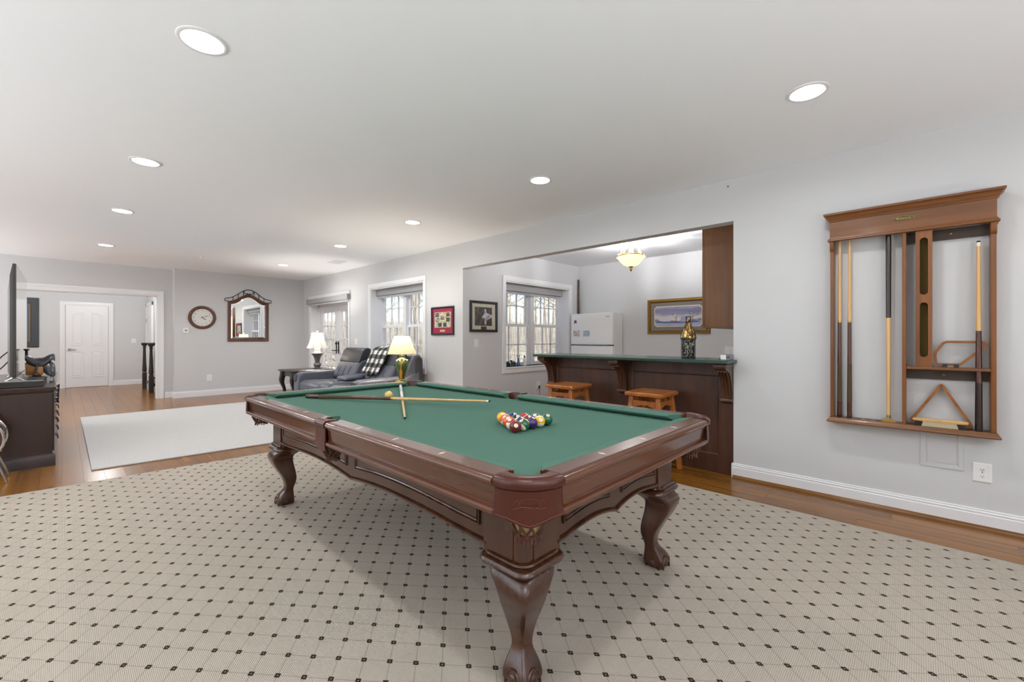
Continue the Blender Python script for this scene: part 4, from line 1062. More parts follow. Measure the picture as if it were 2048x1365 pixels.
# ---- stools
def stool(label, cx, cyy):
    t = thing('bar_stool', label, 'stool', (cx, cyy, 0), group='bar stools', local=True)
    m = MB(); m.loft([rrect(0, 0, z, hx, hy, .03, 4) for z, hx, hy in ((.666, .176, .166), (.670, .184, .174), (.690, .186, .176), (.700, .180, .170))]); part('seat', m, M_STOOL, t, smooth=35)
    def leg(sx, sy):
        m = MB(); rings = []
        for z, o in ((.0, .185), (.666, .130)):
            x, y = sx * o, sy * (o - .008); rings.append([(x - .019, y - .019, z), (x + .019, y - .019, z), (x + .019, y + .019, z), (x - .019, y + .019, z)])
        part('leg', m.loft(rings), M_STOOL, t, bevel=.004)
    for sx in (-1, 1):
        for sy in (-1, 1): leg(sx, sy)
    at = lambda z: .185 - .055 * z / .666
    for s in (-1, 1):
        o = at(.60); m = MB(); n = 12
        # arched upper rails
        pts = [(-o + .015 + 2 * (o - .015) * i / n, .555 + .035 * sin(pi * i / n)) for i in range(n + 1)]
        m.prism(pts + [(o - .015, .625), (-o + .015, .625)], 'y', s * (o - .008) - .008, s * (o - .008) + .008); part('rail', m, M_STOOL, t)
        m = MB(); m.prism(pts + [(o - .015, .625), (-o + .015, .625)], 'x', s * o - .008, s * o + .008); part('rail', m, M_STOOL, t)
        o = at(.24); m = MB(); m.box(-o, o, s * (o - .008) - .009, s * (o - .008) + .009, .225, .26); part('stretcher', m, M_STOOL, t)
        o = at(.17); m = MB(); m.box(s * o - .009, s * o + .009, -o, o, .155, .19); part('stretcher', m, M_STOOL, t)
        m = MB(); m.box(-.015, .015, s * .125 - .007, s * .125 + .007, .62, .668); part('spacer_block', m, M_STOOL, t)
    return t
s1 = stool('honey wood bar stool under the bar nearest the cue rack wall', 3.612, 1.722)
dup(s1, (3.585, 2.605, 0), 0, 'honey wood bar stool under the bar left of the other stool', 'bar stools')

# ---- bottle shaped ornament on the bar
def mosaic(name, cols, sc_):
    m = bpy.data.materials.new(name); m.use_nodes = True; n = m.node_tree.nodes; l = m.node_tree.links; b = n['Principled BSDF']
    tc = n.new('ShaderNodeTexCoord'); vo = n.new('ShaderNodeTexVoronoi'); vo.inputs['Scale'].default_value = sc_; l.new(tc.outputs['Object'], vo.inputs['Vector'])
    cr = n.new('ShaderNodeValToRGB'); cr.color_ramp.interpolation = 'LINEAR'
    for i, (p, c) in enumerate(cols):
        e = cr.color_ramp.elements[i] if i < 2 else cr.color_ramp.elements.new(p)
        e.position = p; e.color = (*lin(c), 1)
    sp = n.new('ShaderNodeSeparateColor'); l.new(vo.outputs['Color'], sp.inputs[0]); l.new(sp.outputs[0], cr.inputs[0]); l.new(cr.outputs[0], b.inputs['Base Color'])
    b.inputs['Metallic'].default_value = .45; b.inputs['Roughness'].default_value = .3
    bp = n.new('ShaderNodeBump'); bp.inputs['Strength'].default_value = .8; bp.inputs['Distance'].default_value = .006; bp.invert = True; l.new(vo.outputs['Distance'], bp.inputs['Height']); l.new(bp.outputs[0], b.inputs['Normal'])
    return m
bt = thing('cork_bottle', 'tall openwork metal bottle filled with gold and dark corks standing on the bar', 'bottle', (3.93, 1.522, .990))
z0 = .9905
body = [(.0001, 0), (.056, 0), (.060, .006), (.060, .165), (.066, .172), (.067, .18), (.066, .20), (.060, .225), (.048, .255), (.034, .285), (.026, .305), (.022, .335), (.021, .375), (.0001, .376)]
m = MB(); m.lathe([(r * .93, z0 + z) for r, z in body[:5]] + [(.0001, z0 + .172)], (3.93, 1.522, 0), 24); part('dark_corks', m, mosaic('silver black cork mosaic', [(0, '#15140f'), (.35, '#3a3a36'), (.6, '#8b8778'), (1, '#d8d4c4')], 75), bt, smooth=60)
m = MB(); m.lathe([(.0001, z0 + .172)] + [(r * .93, z0 + z) for r, z in body[4:]], (3.93, 1.522, 0), 24); part('gold_corks', m, mosaic('gold cork mosaic', [(0, '#3a2308'), (.4, '#8a5d1c'), (.7, '#c79a3e'), (1, '#f0dca0')], 55), bt, smooth=60)
m = MB()
for k in range(10):
    a0 = 2 * pi * k / 10
    m.tube([(3.93 + r * cos(a0 + z * 1.2), 1.522 + r * sin(a0 + z * 1.2), z0 + z) for r, z in body[1:-1]], .0022, 5)
for r, z in ((.060, .006), (.062, .166), (.067, .18), (.022, .33), (.022, .374)): m.tube([(3.93 + r * cos(2 * pi * i / 24), 1.522 + r * sin(2 * pi * i / 24), z0 + z) for i in range(24)], .003, 5, True)
part('wire_frame', m, M_IRON, bt, smooth=60)
# small silver box on the bar end
dv = thing('silver_box', 'small silver box with a white front on the right end of the bar', 'box', (3.80, 1.155, .990))
m = MB(); m.box(3.765, 3.86, 1.118, 1.19, .9905, 1.034); part('box_body', m, M_STEEL, dv, bevel=.003)
m = MB(); m.box(3.762, 3.766, 1.15, 1.192, .993, 1.032); part('front_face', m, M_WHITE, dv, bevel=.001)
for k in range(3): m = MB(); m.box(3.7630, 3.7655, 1.121 + k * .010, 1.127 + k * .010, 1.0, 1.026); part('slot', m, M_IRON, dv)
m = MB(); m.lathe([(.0001, 0), (.005, 0), (.005, -.006), (.0001, -.006)], (3.79, 1.205, .9965), 10, 'x'); part('knob', m, M_BLACK, dv)

# ---- fridge
fr = thing('refrigerator', 'white top-freezer refrigerator behind the bar', 'refrigerator', (6.55, 4.17, 0))
FX, FY0, FY1, FT = 6.40, 3.745, 4.605, 1.606
m = MB(); m.box(FX + .05, XK - .01, FY0, FY1 - .01, .02, FT); part('body', m, pm('fridge white', '#f6f6f6', .3), fr, bevel=.006)
MFR = MATS['fridge white']
m = MB(); m.box(FX, FX + .048, FY0, FY1, 1.052, FT - .002); dd = part('freezer_door', m, MFR, fr, bevel=.012, seg=3)
m = MB(); m.prism([(FX - .012, 1.062), (FX + .004, 1.040), (FX + .004, 1.064)][:0] or [(FX + .002, 1.060), (FX - .016, 1.056), (FX - .020, 1.048), (FX - .014, 1.042), (FX + .002, 1.050)], 'y', FY0 + .06, FY1 - .06); part('door_handle', m, pm('fridge handle grey', '#8d8f92', .3), dd, smooth=40)
m = MB(); m.box(FX, FX + .048, FY0, FY1, .06, 1.035); part('fridge_door', m, MFR, fr, bevel=.012, seg=3)
m = MB(); m.box(FX + .01, FX + .05, FY0 + .004, FY1 - .004, 1.033, 1.054); part('door_gap', m, M_DARK, fr)
m = MB(); m.box(FX - .002, FX + .001, 3.80, 3.875, 1.532, 1.544); part('logo_plate', m, pm('logo grey', '#a8aaac', .3, .5), dd)
m = MB(); m.box(FX + .06, FX + .1, FY0 + .01, FY1 - .01, 0, .05); part('kick_plate', m, M_DARK, fr)
def patch(name, c, seed=0, scale=20, stops=None):
    return mosaic2(name, c, scale)
def mosaic2(name, cols, scale, rough=.5):
    m = bpy.data.materials.new(name); m.use_nodes = True; n = m.node_tree.nodes; l = m.node_tree.links; b = n['Principled BSDF']; b.inputs['Roughness'].default_value = rough
    tc = n.new('ShaderNodeTexCoord'); vo = n.new('ShaderNodeTexNoise'); vo.inputs['Scale'].default_value = scale; vo.inputs['Detail'].default_value = 3; l.new(tc.outputs['Object'], vo.inputs['Vector'])
    cr = n.new('ShaderNodeValToRGB')
    for i, (p, c) in enumerate(cols):
        e = cr.color_ramp.elements[i] if i < 2 else cr.color_ramp.elements.new(p)
        e.position = p; e.color = (*lin(c), 1)
    l.new(vo.outputs[0], cr.inputs[0]); l.new(cr.outputs[0], b.inputs['Base Color']); return m
mg = thing('fridge_magnet', 'brown ribbon shaped magnet high on the refrigerator door', 'magnet', (FX - .004, 4.50, 1.46), group='fridge magnets')
m = MB(); m.prism([(4.50 + a, 1.455 + b) for a, b in ((-.028, -.03), (-.010, -.012), (.012, -.014), (.026, -.034), (.032, -.03), (.022, .0), (.026, .02), (.012, .034), (-.014, .034), (-.024, .016), (-.020, -.004))], 'x', FX - .006, FX - .0005); part('figure', m, pm('magnet brown', '#4a2a22', .5), mg)
m = MB(); m.lathe([(.0001, 0), (.010, 0), (.0001, -.003)], (FX - .006, 4.497, 1.468), 10, 'x'); part('medallion', m, pm('magnet rose', '#b0715e', .5), mg)
for lb, y, cols in (('pale photo magnet below the ribbon magnet', 4.475, [(0, '#bdbab4'), (.5, '#cfcdca'), (.62, '#a9785a'), (1, '#e4e2df')]), ('blue seascape photo magnet on the refrigerator', 4.265, [(0, '#6f8797'), (.45, '#9fb6c4'), (.6, '#c8d6de'), (1, '#4e6373')])):
    mm = thing('photo_magnet', lb, 'magnet', (FX - .003, y, 1.25), group='fridge magnets')
    q = MB(); q.box(FX - .004, FX - .0005, y - .072, y + .072, 1.195, 1.305); part('card', q, M_WHITE, mm); q = MB(); q.box(FX - .0052, FX - .0038, y - .066, y + .066, 1.201, 1.299); part('print', q, mosaic2(lb, cols, 32), mm)
# ---- pole in the corner
m = MB(); m.lathe([(.0001, 0), (.021, 0), (.022, .02), (.020, 1.6), (.018, 2.24), (.014, 2.265), (.0001, 2.27)], (6.700, 4.642, 0), 14)
t = thing('wooden_pole', 'tall dark wooden pole standing in the kitchen corner behind the refrigerator', 'pole', (6.700, 4.642, 0))
part('shaft', m, wood('dark pole wood', '#3c2618', '#63442c', 'Z', 10., .4), t, smooth=50); m = MB(); m.lathe([(.0001, 0), (.025, 0), (.025, .03), (.0001, .03)], (6.700, 4.642, 0), 14); part('end_cap', m, M_BLACK, t)
# ---- upper cabinet
cb_ = thing('upper_cabinet', 'brown wooden upper cabinet hung at the right end of the bar opening', 'cabinet', (4.7, 1.3, 1.27))
m = MB(); m.box(4.25, 5.15, JY, 1.495, 1.275, 2.42); part('body', m, M_CAB, cb_, bevel=.003)
m = MB(); m.box(4.246, 5.154, JY, 1.505, 1.268, 1.276); part('bottom_trim', m, M_CAB, cb_)
for k in range(2):
    x0 = 4.254 + k * .448; m = MB(); m.box(x0, x0 + .444, 1.496, 1.515, 1.280, 2.416); d = part('door', m, M_CAB, cb_, bevel=.003)
    q = MB(); q.sphere((x0 + (.41 if k == 0 else .035), 1.527, 1.36), .013, 12, 8); part('knob', q, M_BRASS, d, smooth=80)
    q = MB(); q.rect(lambda a, b, h: (a, 1.515 + h, b), (x0 + .06, x0 + .384, 1.35, 2.35), [(0, 0), (.0, .006), (.012, .006), (.018, 0)]); part('door_panel', q, M_CAB, d)
# ---- pictures
def picture(name, label, mp, rect, prof, fmat, layers, cat='picture'):
    t = thing(name, label, cat, mp((rect[0] + rect[1]) / 2, rect[2], 0))
    m = MB(); m.rect(mp, rect, prof); part('frame', m, fmat, t, smooth=30)
    for nm, (a0, a1, b0, b1), h, mt in layers:
        q = MB(); q.loft([[mp(a0, b0, hh), mp(a1, b0, hh), mp(a1, b1, hh), mp(a0, b1, hh)] for hh in (.001, h)]); part(nm, q, mt, t)
    return t
M_GOLD = pm('gilt frame', '#86652a', .4, .75, bump=.5, bscale=110, var=.35, vscale=90)
P0 = (2.282, 3.283, 1.236, 1.80)
pt = picture('framed_painting', 'gilt framed winter farm watercolour on the kitchen back wall', WX(XK), P0, [(0, 0), (0, .022), (.008, .030), (.02, .028), (.035, .034), (.048, .024), (.055, .012), (.056, 0)], M_GOLD,
    [('outer_mat', (P0[0] + .05, P0[1] - .05, P0[2] + .05, P0[3] - .05), .006, pm('grey brown mat', '#7d756e', .8))])
def octo(a0, a1, b0, b1, c, mp, h0, h1):
    pl = [(a0 + c, b0), (a1 - c, b0), (a1 - c, b0 + c * .5), (a1, b0 + c), (a1, b1 - c), (a1 - c, b1 - c * .5), (a1 - c, b1), (a0 + c, b1), (a0 + c, b1 - c * .5), (a0, b1 - c), (a0, b0 + c), (a0 + c, b0 + c * .5)]
    return MB().loft([[mp(p[0], p[1], h) for p in pl] for h in (h0, h1)])
part('inner_mat', octo(P0[0] + .115, P0[1] - .115, P0[2] + .115, P0[3] - .115, .03, WX(XK), .005, .009), pm('cream mat', '#e6dcc4', .8), pt)
def sky_wash():
    m = bpy.data.materials.new('watercolour wash'); m.use_nodes = True; n = m.node_tree.nodes; l = m.node_tree.links; b = n['Principled BSDF']; b.inputs['Roughness'].default_value = .6
    g = n.new('ShaderNodeNewGeometry'); sp = n.new('ShaderNodeSeparateXYZ'); l.new(g.outputs['Position'], sp.inputs[0])
    mr = n.new('ShaderNodeMapRange'); mr.inputs[1].default_value = P0[2] + .13; mr.inputs[2].default_value = P0[3] - .13; l.new(sp.outputs[2], mr.inputs[0])
    no = n.new('ShaderNodeTexNoise'); no.inputs['Scale'].default_value = 7; no.inputs['Detail'].default_value = 5
    mp_ = n.new('ShaderNodeMapping'); mp_.inputs['Scale'].default_value = (1, .7, 2.2); l.new(g.outputs['Position'], mp_.inputs[0]); l.new(mp_.outputs[0], no.inputs['Vector'])
    ad = n.new('ShaderNodeMath'); ad.operation = 'MULTIPLY_ADD'; ad.inputs[1].default_value = .42; l.new(no.outputs[0], ad.inputs[0]); l.new(mr.outputs[0], ad.inputs[2])
    su = n.new('ShaderNodeMath'); su.operation = 'SUBTRACT'; su.inputs[1].default_value = .21; l.new(ad.outputs[0], su.inputs[0])
    cr = n.new('ShaderNodeValToRGB'); cols = [(0, '#9aa0c4'), (.16, '#b9bcd2'), (.28, '#6f769c'), (.36, '#e2d9cf'), (.52, '#d8d2d2'), (.66, '#9494ae'), (.82, '#7d7d9a'), (1, '#a7a6bc')]
    for i, (p, c) in enumerate(cols):
        e = cr.color_ramp.elements[i] if i < 2 else cr.color_ramp.elements.new(p)
        e.position = p; e.color = (*lin(c), 1)
    l.new(su.outputs[0], cr.inputs[0]); l.new(cr.outputs[0], b.inputs['Base Color']); return m
part('painting', octo(P0[0] + .128, P0[1] - .128, P0[2] + .128, P0[3] - .128, .026, WX(XK), .008, .0105), sky_wash(), pt)
pi_ = pm('paint indigo', '#4c5274', .7); pw = pm('paint pale', '#d4d4de', .7)
def flat(poly, h=.0115): 
    return MB().loft([[WX(XK)(a, b, hh) for a, b in poly] for hh in (.0105, h)])
def mir(poly): return [(P0[0] + P0[1] - a, b) for a, b in poly]
yy = lambda u: P0[1] - .128 - u * (P0[1] - P0[0] - .256)      # u from the left as seen
zz = lambda v: P0[2] + .128 + v * (P0[3] - P0[2] - .256)
part('painted_barn', flat([(yy(.08), zz(.22)), (yy(.36), zz(.2)), (yy(.36), zz(.42)), (yy(.33), zz(.48)), (yy(.13), zz(.46)), (yy(.08), zz(.36))]), pw, pt)
part('painted_barn', flat([(yy(.57), zz(.18)), (yy(.8), zz(.16)), (yy(.8), zz(.46)), (yy(.77), zz(.50)), (yy(.6), zz(.50)), (yy(.57), zz(.42))]), pm('paint pale blue', '#a9aed0', .7), pt)
def bare(u, v0, hgt):
    random.seed(int(u * 100)); m = MB()
    def br(p, a, L, r, d):
        q = (p[0] + L * sin(a), p[1] + L * cos(a)); m.loft([[WX(XK)(yy(p[0] + s * r), zz(p[1]), h) for s, h in ((-1, .0112), (1, .0112), (1, .0125), (-1, .0125))], [WX(XK)(yy(q[0] + s * r * .6), zz(q[1]), h) for s, h in ((-1, .0112), (1, .0112), (1, .0125), (-1, .0125))]])
        if d: 
            for k in (-1, .2, 1): br(q, a + k * random.uniform(.3, .7), L * .62, r * .6, d - 1)
    br((u, v0), 0, hgt * .4, .008, 3); return m
part('painted_tree', bare(.47, .18, .55), pi_, pt); part('painted_tree', bare(.82, .15, .7), pi_, pt)
part('painted_hedge', flat([(yy(.02), zz(.16)), (yy(.5), zz(.13)), (yy(.98), zz(.16)), (yy(.9), zz(.24)), (yy(.6), zz(.2)), (yy(.4), zz(.25)), (yy(.2), zz(.22)), (yy(.05), zz(.3))]), pm('paint blue grey', '#6a719b', .7), pt)

# ---- kitchen ceiling light
kl = thing('bowl_light', 'antique white bowl ceiling light with scrolled arms over the kitchen', 'ceiling light', (5.2, 2.767, ZC))
cx, cy2 = 5.2, 2.767
bo = MB(); bo.lathe([(.001, 2.118), (.05, 2.122), (.10, 2.145), (.135, 2.180), (.160, 2.215), (.185, 2.235), (.188, 2.242), (.180, 2.244), (.155, 2.225), (.13, 2.19), (.09, 2.155), (.05, 2.136), (.001, 2.132)], (cx, cy2, 0), 36)
mglow = pm('alabaster glass bowl', '#f6e9cc', .35, emit='#ffe6b4', estr=1.1)
part('glass_bowl', bo, mglow, kl, smooth=60)
mat_aw = pm('antique white metal', '#cdbfa2', .45, var=.3, vscale=30)
m = MB(); m.lathe([(.001, 2.118), (.03, 2.118), (.028, 2.108), (.012, 2.10), (.014, 2.088), (.020, 2.078), (.012, 2.066), (.004, 2.052), (.001, 2.05)], (cx, cy2, 0), 16); part('finial', m, M_BRASS, kl, smooth=60)
m = MB(); m.lathe([(.001, ZC), (.07, ZC), (.07, ZC - .012), (.05, ZC - .03), (.02, ZC - .035), (.014, ZC - .06), (.014, 2.14), (.001, 2.14)], (cx, cy2, 0), 20); part('canopy', m, mat_aw, kl, smooth=50)
m = MB(); m.tube([(cx + .15 * cos(2 * pi * i / 32), cy2 + .15 * sin(2 * pi * i / 32), 2.262) for i in range(32)], .012, 6, True); part('band', m, M_BRASS, kl, smooth=60)
for k in range(6):
    a = 2 * pi * k / 6 + .3; pts = []
    for r, z in ((.02, ZC - .06), (.05, ZC - .045), (.085, ZC - .07), (.105, ZC - .12), (.12, ZC - .18), (.145, 2.285), (.165, 2.262), (.178, 2.268), (.172, 2.285)): pts.append((cx + r * cos(a), cy2 + r * sin(a), z))
    m = MB(); m.tube(pts, .008, 7); part('arm', m, mat_aw, kl, smooth=60)
lamp_light('bowl_bulb', 'POINT', (cx, cy2, 2.30), 132, .05, (.98, .98, 1), kl)
# ---- figurines on the window sills
def figurine(label, loc, kind, mat, mat2):
    t = thing('figurine', label, 'figurine', loc, group='window sill figurines'); x, y, z = loc
    if kind == 'animal':
        m = MB(); m.sphere((x, y, z + .055), .034, 12, 8, (1.5, .8, .9)); m.sphere((x - .055, y, z + .085), .020, 10, 7, (1.3, .8, .9)); m.tube([(x - .035, y, z + .06), (x - .052, y, z + .082)], .014, 8); m.tube([(x + .048, y, z + .06), (x + .07, y, z + .03)], .005, 6); part('body', m, mat, t, smooth=80)
        for sx in (-.03, .03):
            for sy in (-.013, .013): m = MB(); m.tube([(x + sx, y + sy, z + .045), (x + sx, y + sy, z)], [.010, .007], 7); part('leg', m, mat, t, smooth=60)
    elif kind == 'antler':
        m = MB(); m.lathe([(.001, z), (.030, z), (.032, z + .03), (.022, z + .07), (.018, z + .09), (.020, z + .11), (.012, z + .13), (.001, z + .135)], (x, y, 0), 14); part('body', m, mat, t, smooth=60)
        for s in (-1, 1): m = MB(); m.tube([(x + s * .008, y, z + .125), (x + s * .022, y, z + .145), (x + s * .026, y, z + .185)], .0045, 6); m.tube([(x + s * .022, y, z + .150), (x + s * .040, y, z + .172)], .0035, 6); part('antler', m, mat2, t, smooth=60)
    else:
        m = MB(); m.lathe([(.001, z), (.038, z), (.036, z + .02), (.026, z + .08), (.016, z + .12), (.014, z + .13), (.001, z + .132)], (x, y, 0), 14); part('robe', m, mat, t, smooth=60)
        m = MB(); m.sphere((x, y, z + .148), .020, 12, 8); part('head', m, mat2, t, smooth=80)
fb = pm('dark blue glaze', '#1d2944', .25, coat=.4); fb2 = pm('bright blue glaze', '#2f4f8c', .25, coat=.4); fw = pm('pale porcelain', '#d9d2d4', .3); fk = pm('dull rose glaze', '#7d5f68', .4)
SZ = KW[2] + .0125
figurine('dark blue animal figurine at the left end of the kitchen window sill', (4.905, YK + .09, SZ), 'animal', fb, fb)
figurine('second dark blue animal figurine on the kitchen window sill', (5.04, YK + .09, SZ), 'animal', fb, fb)
figurine('blue figurine with antlers on the kitchen window sill', (5.16, YK + .09, SZ), 'antler', fb2, M_DARK)
figurine('pale robed figurine right of the antlered one on the kitchen window sill', (5.30, YK + .08, SZ), 'robe', fw, fk)
figurine('small dark figurine with raised antlers on the sill behind the loveseat', (XW + .08, 5.80, W1[2] + .0125), 'antler', pm('night blue glaze', '#20233a', .3), pm('red glaze', '#7a2f2a', .4))
# ---- framed pieces near the opening
picture('framed_collage', 'red matted framed collage between the window and the bar opening', WX(XW), (4.860, 5.402, 1.213, 1.634), [(0, 0), (0, .020), (.006, .025), (.018, .022), (.026, .012), (.027, 0)], M_BLACK,
    [('red_mat', (4.88, 5.38, 1.235, 1.612), .006, pm('crimson mat', '#9c1f45', .7)), ('print', (4.935, 5.325, 1.325, 1.555), .0085, mosaic2('collage ground', [(0, '#5f7a62'), (.42, '#a9a47e'), (.58, '#d8cfa6'), (1, '#c9a98e')], 26)), ('name_plate', (5.07, 5.19, 1.262, 1.292), .0085, pm('plaque', '#c9b98a', .4))]
    + [('collage_figure', (5.13 + a - .04, 5.13 + a + .04, b - .03, b + .03), .0095, mosaic2('collage fig %d' % i, [(0, c), (.5, '#223440'), (.6, c), (1, '#e6e0d0')], 55)) for i, (a, b, c) in enumerate(((.13, 1.515, '#3f5f7a'), (-.13, 1.515, '#8a3a2a'), (.13, 1.44, '#e6e0dc'), (-.13, 1.44, '#3f6a5a'), (.06, 1.365, '#27424f'), (-.06, 1.365, '#2f5560'), (0, 1.47, '#e9b9b4')))])
pp = picture('framed_photo', 'black framed signed photograph on the wall left of the kitchen window', WY(YK), (4.029, 4.574, 1.258, 1.714), [(0, 0), (0, .022), (.006, .028), (.030, .026), (.038, .014), (.039, 0)], M_BLACK,
    [('signed_mat', (4.06, 4.545, 1.288, 1.685), .006, mosaic2('signed mat', [(0, '#8f8674'), (.40, '#bdb5a2'), (.55, '#c9c2b0'), (1, '#a59c88')], 40)), ('photograph', (4.125, 4.465, 1.35, 1.625), .0085, mosaic2('dark photo', [(0, '#1f1d1a'), (.5, '#35322c'), (.66, '#5d5a52'), (1, '#23221e')], 12)), ('name_plate', (4.245, 4.355, 1.293, 1.34), .009, pm('dark plaque', '#3a2f28', .4))])
m = MB(); m.loft([[WY(YK)(a, b, h) for a, b in ((4.315, 1.37), (4.345, 1.37), (4.352, 1.43), (4.50, 1.50), (4.352, 1.545), (4.345, 1.59), (4.325, 1.605), (4.312, 1.585), (4.318, 1.555), (4.300, 1.52), (4.255, 1.475), (4.262, 1.455), (4.305, 1.47), (4.318, 1.44))] for h in (.0085, .0098)]); part('photo_figure', m, mosaic2('photo figure', [(0, '#6d6a66'), (.45, '#c9c9d4'), (.6, '#8a7468'), (1, '#e8e8f0')], 30), pp)
# ================================================================== white rug, clock, mirror, loveseat, lamps
wr = MB(); wr.prism([(.18, 5.28), (2.95, 5.12), (2.97, 8.82), (.185, 8.86)], 'z', .0002, .014)
one('white_rug', 'plain off-white low pile rug in the middle of the living area', 'rug', wr, pm('white rug pile', '#bdbab7', .95, bump=.6, bscale=70, var=.06, vscale=20, spec=.1), None, bevel=.004)

ck = thing('wall_clock', 'round white faced wall clock in a brown wooden frame', 'clock', (1.943, YB, 1.58))
CXc, CZc = 1.943, 1.580
m = MB(); m.lathe([(.175, 0), (.234, 0), (.234, -.012), (.225, -.030), (.205, -.038), (.190, -.034), (.178, -.022), (.175, -.012)], (CXc, YB, CZc), 48, 'y'); m.f = m.f[:-2]; m.mi = m.mi[:-2]
# close the frame ring
n_ = 48; k_ = 8; m.f += [[i, (i + 1) % n_, (k_ - 1) * n_ + (i + 1) % n_, (k_ - 1) * n_ + i] for i in range(n_)]; m.mi += [0] * n_
part('clock_frame', m, M_WALNUT, ck, smooth=40)
m = MB(); m.lathe([(.0001, -.001), (.178, -.001), (.178, -.008), (.0001, -.008)], (CXc, YB, CZc), 48, 'y'); part('dial', m, pm('clock dial', '#dcdcd8', .6), ck)
nm_ = MB()
for h in range(1, 13):
    a = 2 * pi * h / 12; x, z = CXc + .140 * sin(a), CZc + .140 * cos(a)
    tm = text_mb(str(h), .038, Matrix(((1, 0, 0, x), (0, 0, -1, YB - .0086), (0, 1, 0, z), (0, 0, 0, 1)))); nm_.add(tm.v, tm.f)
part('numerals', nm_, M_DARK, ck)
for nm, a, L, wd in (('hour_hand', 2 * pi * 4.25 / 12, .085, .007), ('minute_hand', 2 * pi * 11.5 / 60, .130, .005)):
    m = MB(); d = Vector((sin(a), cos(a))); p = Vector((d.y, -d.x)); c = Vector((CXc, CZc))
    pts = [c - d * .025 + p * wd * .6, c + d * L * .7 + p * wd, c + d * L, c + d * L * .7 - p * wd, c - d * .025 - p * wd * .6]
    m.prism([tuple(q) for q in pts], 'y', YB - .0115, YB - .0095); part(nm, m, M_DARK, ck)
m = MB(); m.lathe([(.0001, -.012), (.010, -.012), (.0001, -.014)], (CXc, YB, CZc), 12, 'y'); part('hub', m, M_DARK, ck)
th = thing('thermostat', 'small white thermostat on the wall below the clock', 'thermostat', (1.677, YB, 1.262))
m = MB(); m.box(1.633, 1.720, YB - .022, YB - .001, 1.262, 1.368); part('housing', m, M_WHITE, th, bevel=.004); m = MB(); m.box(1.660, 1.695, YB - .0235, YB - .0215, 1.305, 1.33); part('display', m, pm('thermostat display', '#6f756c', .3), th)

# ---- mirror
MX0, MX1, MZ0, MZ1 = 2.378, 3.150, 1.095, 1.945
mr = thing('wall_mirror', 'arched walnut framed mirror with a black iron scroll crest', 'mirror', ((MX0 + MX1) / 2, YB, MZ0))
def mtop(u): return MZ1 + .155 * (.5 + .5 * cos(2 * pi * (u - .5))) ** 1.15
def mloop(d, n=28):
    a0, a1 = MX0 + d, MX1 - d
    L = [(a0, MZ0 + d), (a1, MZ0 + d)]
    for i in range(n + 1):
        u = 1 - i / n; L.append((a0 + (a1 - a0) * u, mtop(u) - d * 1.0))
    return L
rings = [[(a, YB - h, b) for a, b in mloop(d)] for d, h in ((0, .0), (0, .022), (.006, .028), (.04, .024), (.056, .016), (.062, .010), (.062, 0))]
rings.append(rings[0]); part('mirror_frame', MB().loft(rings, (False, False)), M_WALNUT, mr, smooth=35)
mm = pm('mirror silver', (.86, .87, .87), .015, 1.)
m = MB(); L1, L2 = mloop(.058), mloop(.085); m.loft([[(a, YB - .004, b) for a, b in L1], [(a, YB - .0075, b) for a, b in L2]], (False, False)); part('bevel_edge', m, mm, mr)
m = MB(); m.loft([[(a, YB - h, b) for a, b in L2] for h in (.003, .0075)]); part('mirror_glass', m, mm, mr)
cr_ = MB(); n = 40
def crest(u): return mtop(u) + .055 + .045 * sin(pi * u) ** 2
top = [(MX0 - .03 + (MX1 - MX0 + .06) * i / n, crest(i / n)) for i in range(n + 1)]
cr_.tube([(a, YB - .016, b) for a, b in top], .0075, 6)
for s in (0, 1):
    ex = top[0] if s == 0 else top[-1]; sg = 1 if s == 0 else -1; cx, cz = ex[0] + sg * .004, ex[1] - .036
    cr_.tube([(cx - sg * .036 * (1 - .45 * t) * sin(t * 4.6), YB - .016, cz + .036 * (1 - .45 * t) * cos(t * 4.6)) for t in [i / 16 for i in range(17)]], .0065, 6)
for u in (.12, .25, .37, .63, .75, .88):
    x = MX0 + (MX1 - MX0) * u; cr_.tube([(x, YB - .016, mtop(u) - .004), (x, YB - .016, crest((x - MX0 + .03) / (MX1 - MX0 + .06)))], .006, 6)
xc = (MX0 + MX1) / 2; zc = mtop(.5) + .052
cr_.tube([(xc + .085 * math.copysign(abs(cos(t)) ** .7, cos(t)), YB - .016, zc + .048 * math.copysign(abs(sin(t)) ** .7, sin(t))) for t in [2 * pi * i / 32 for i in range(32)]], .006, 6, True)
for s in (-1, 1): cr_.tube([(xc + s * (.012 + .022 * t + .010 * sin(t * 5)), YB - .016, zc - .045 + .03 * t * cos(t * 3.2) + .02 * sin(t * 3)) for t in [i / 12 for i in range(13)]], .0055, 6)
part('iron_crest', cr_, M_IRON, mr, smooth=60)

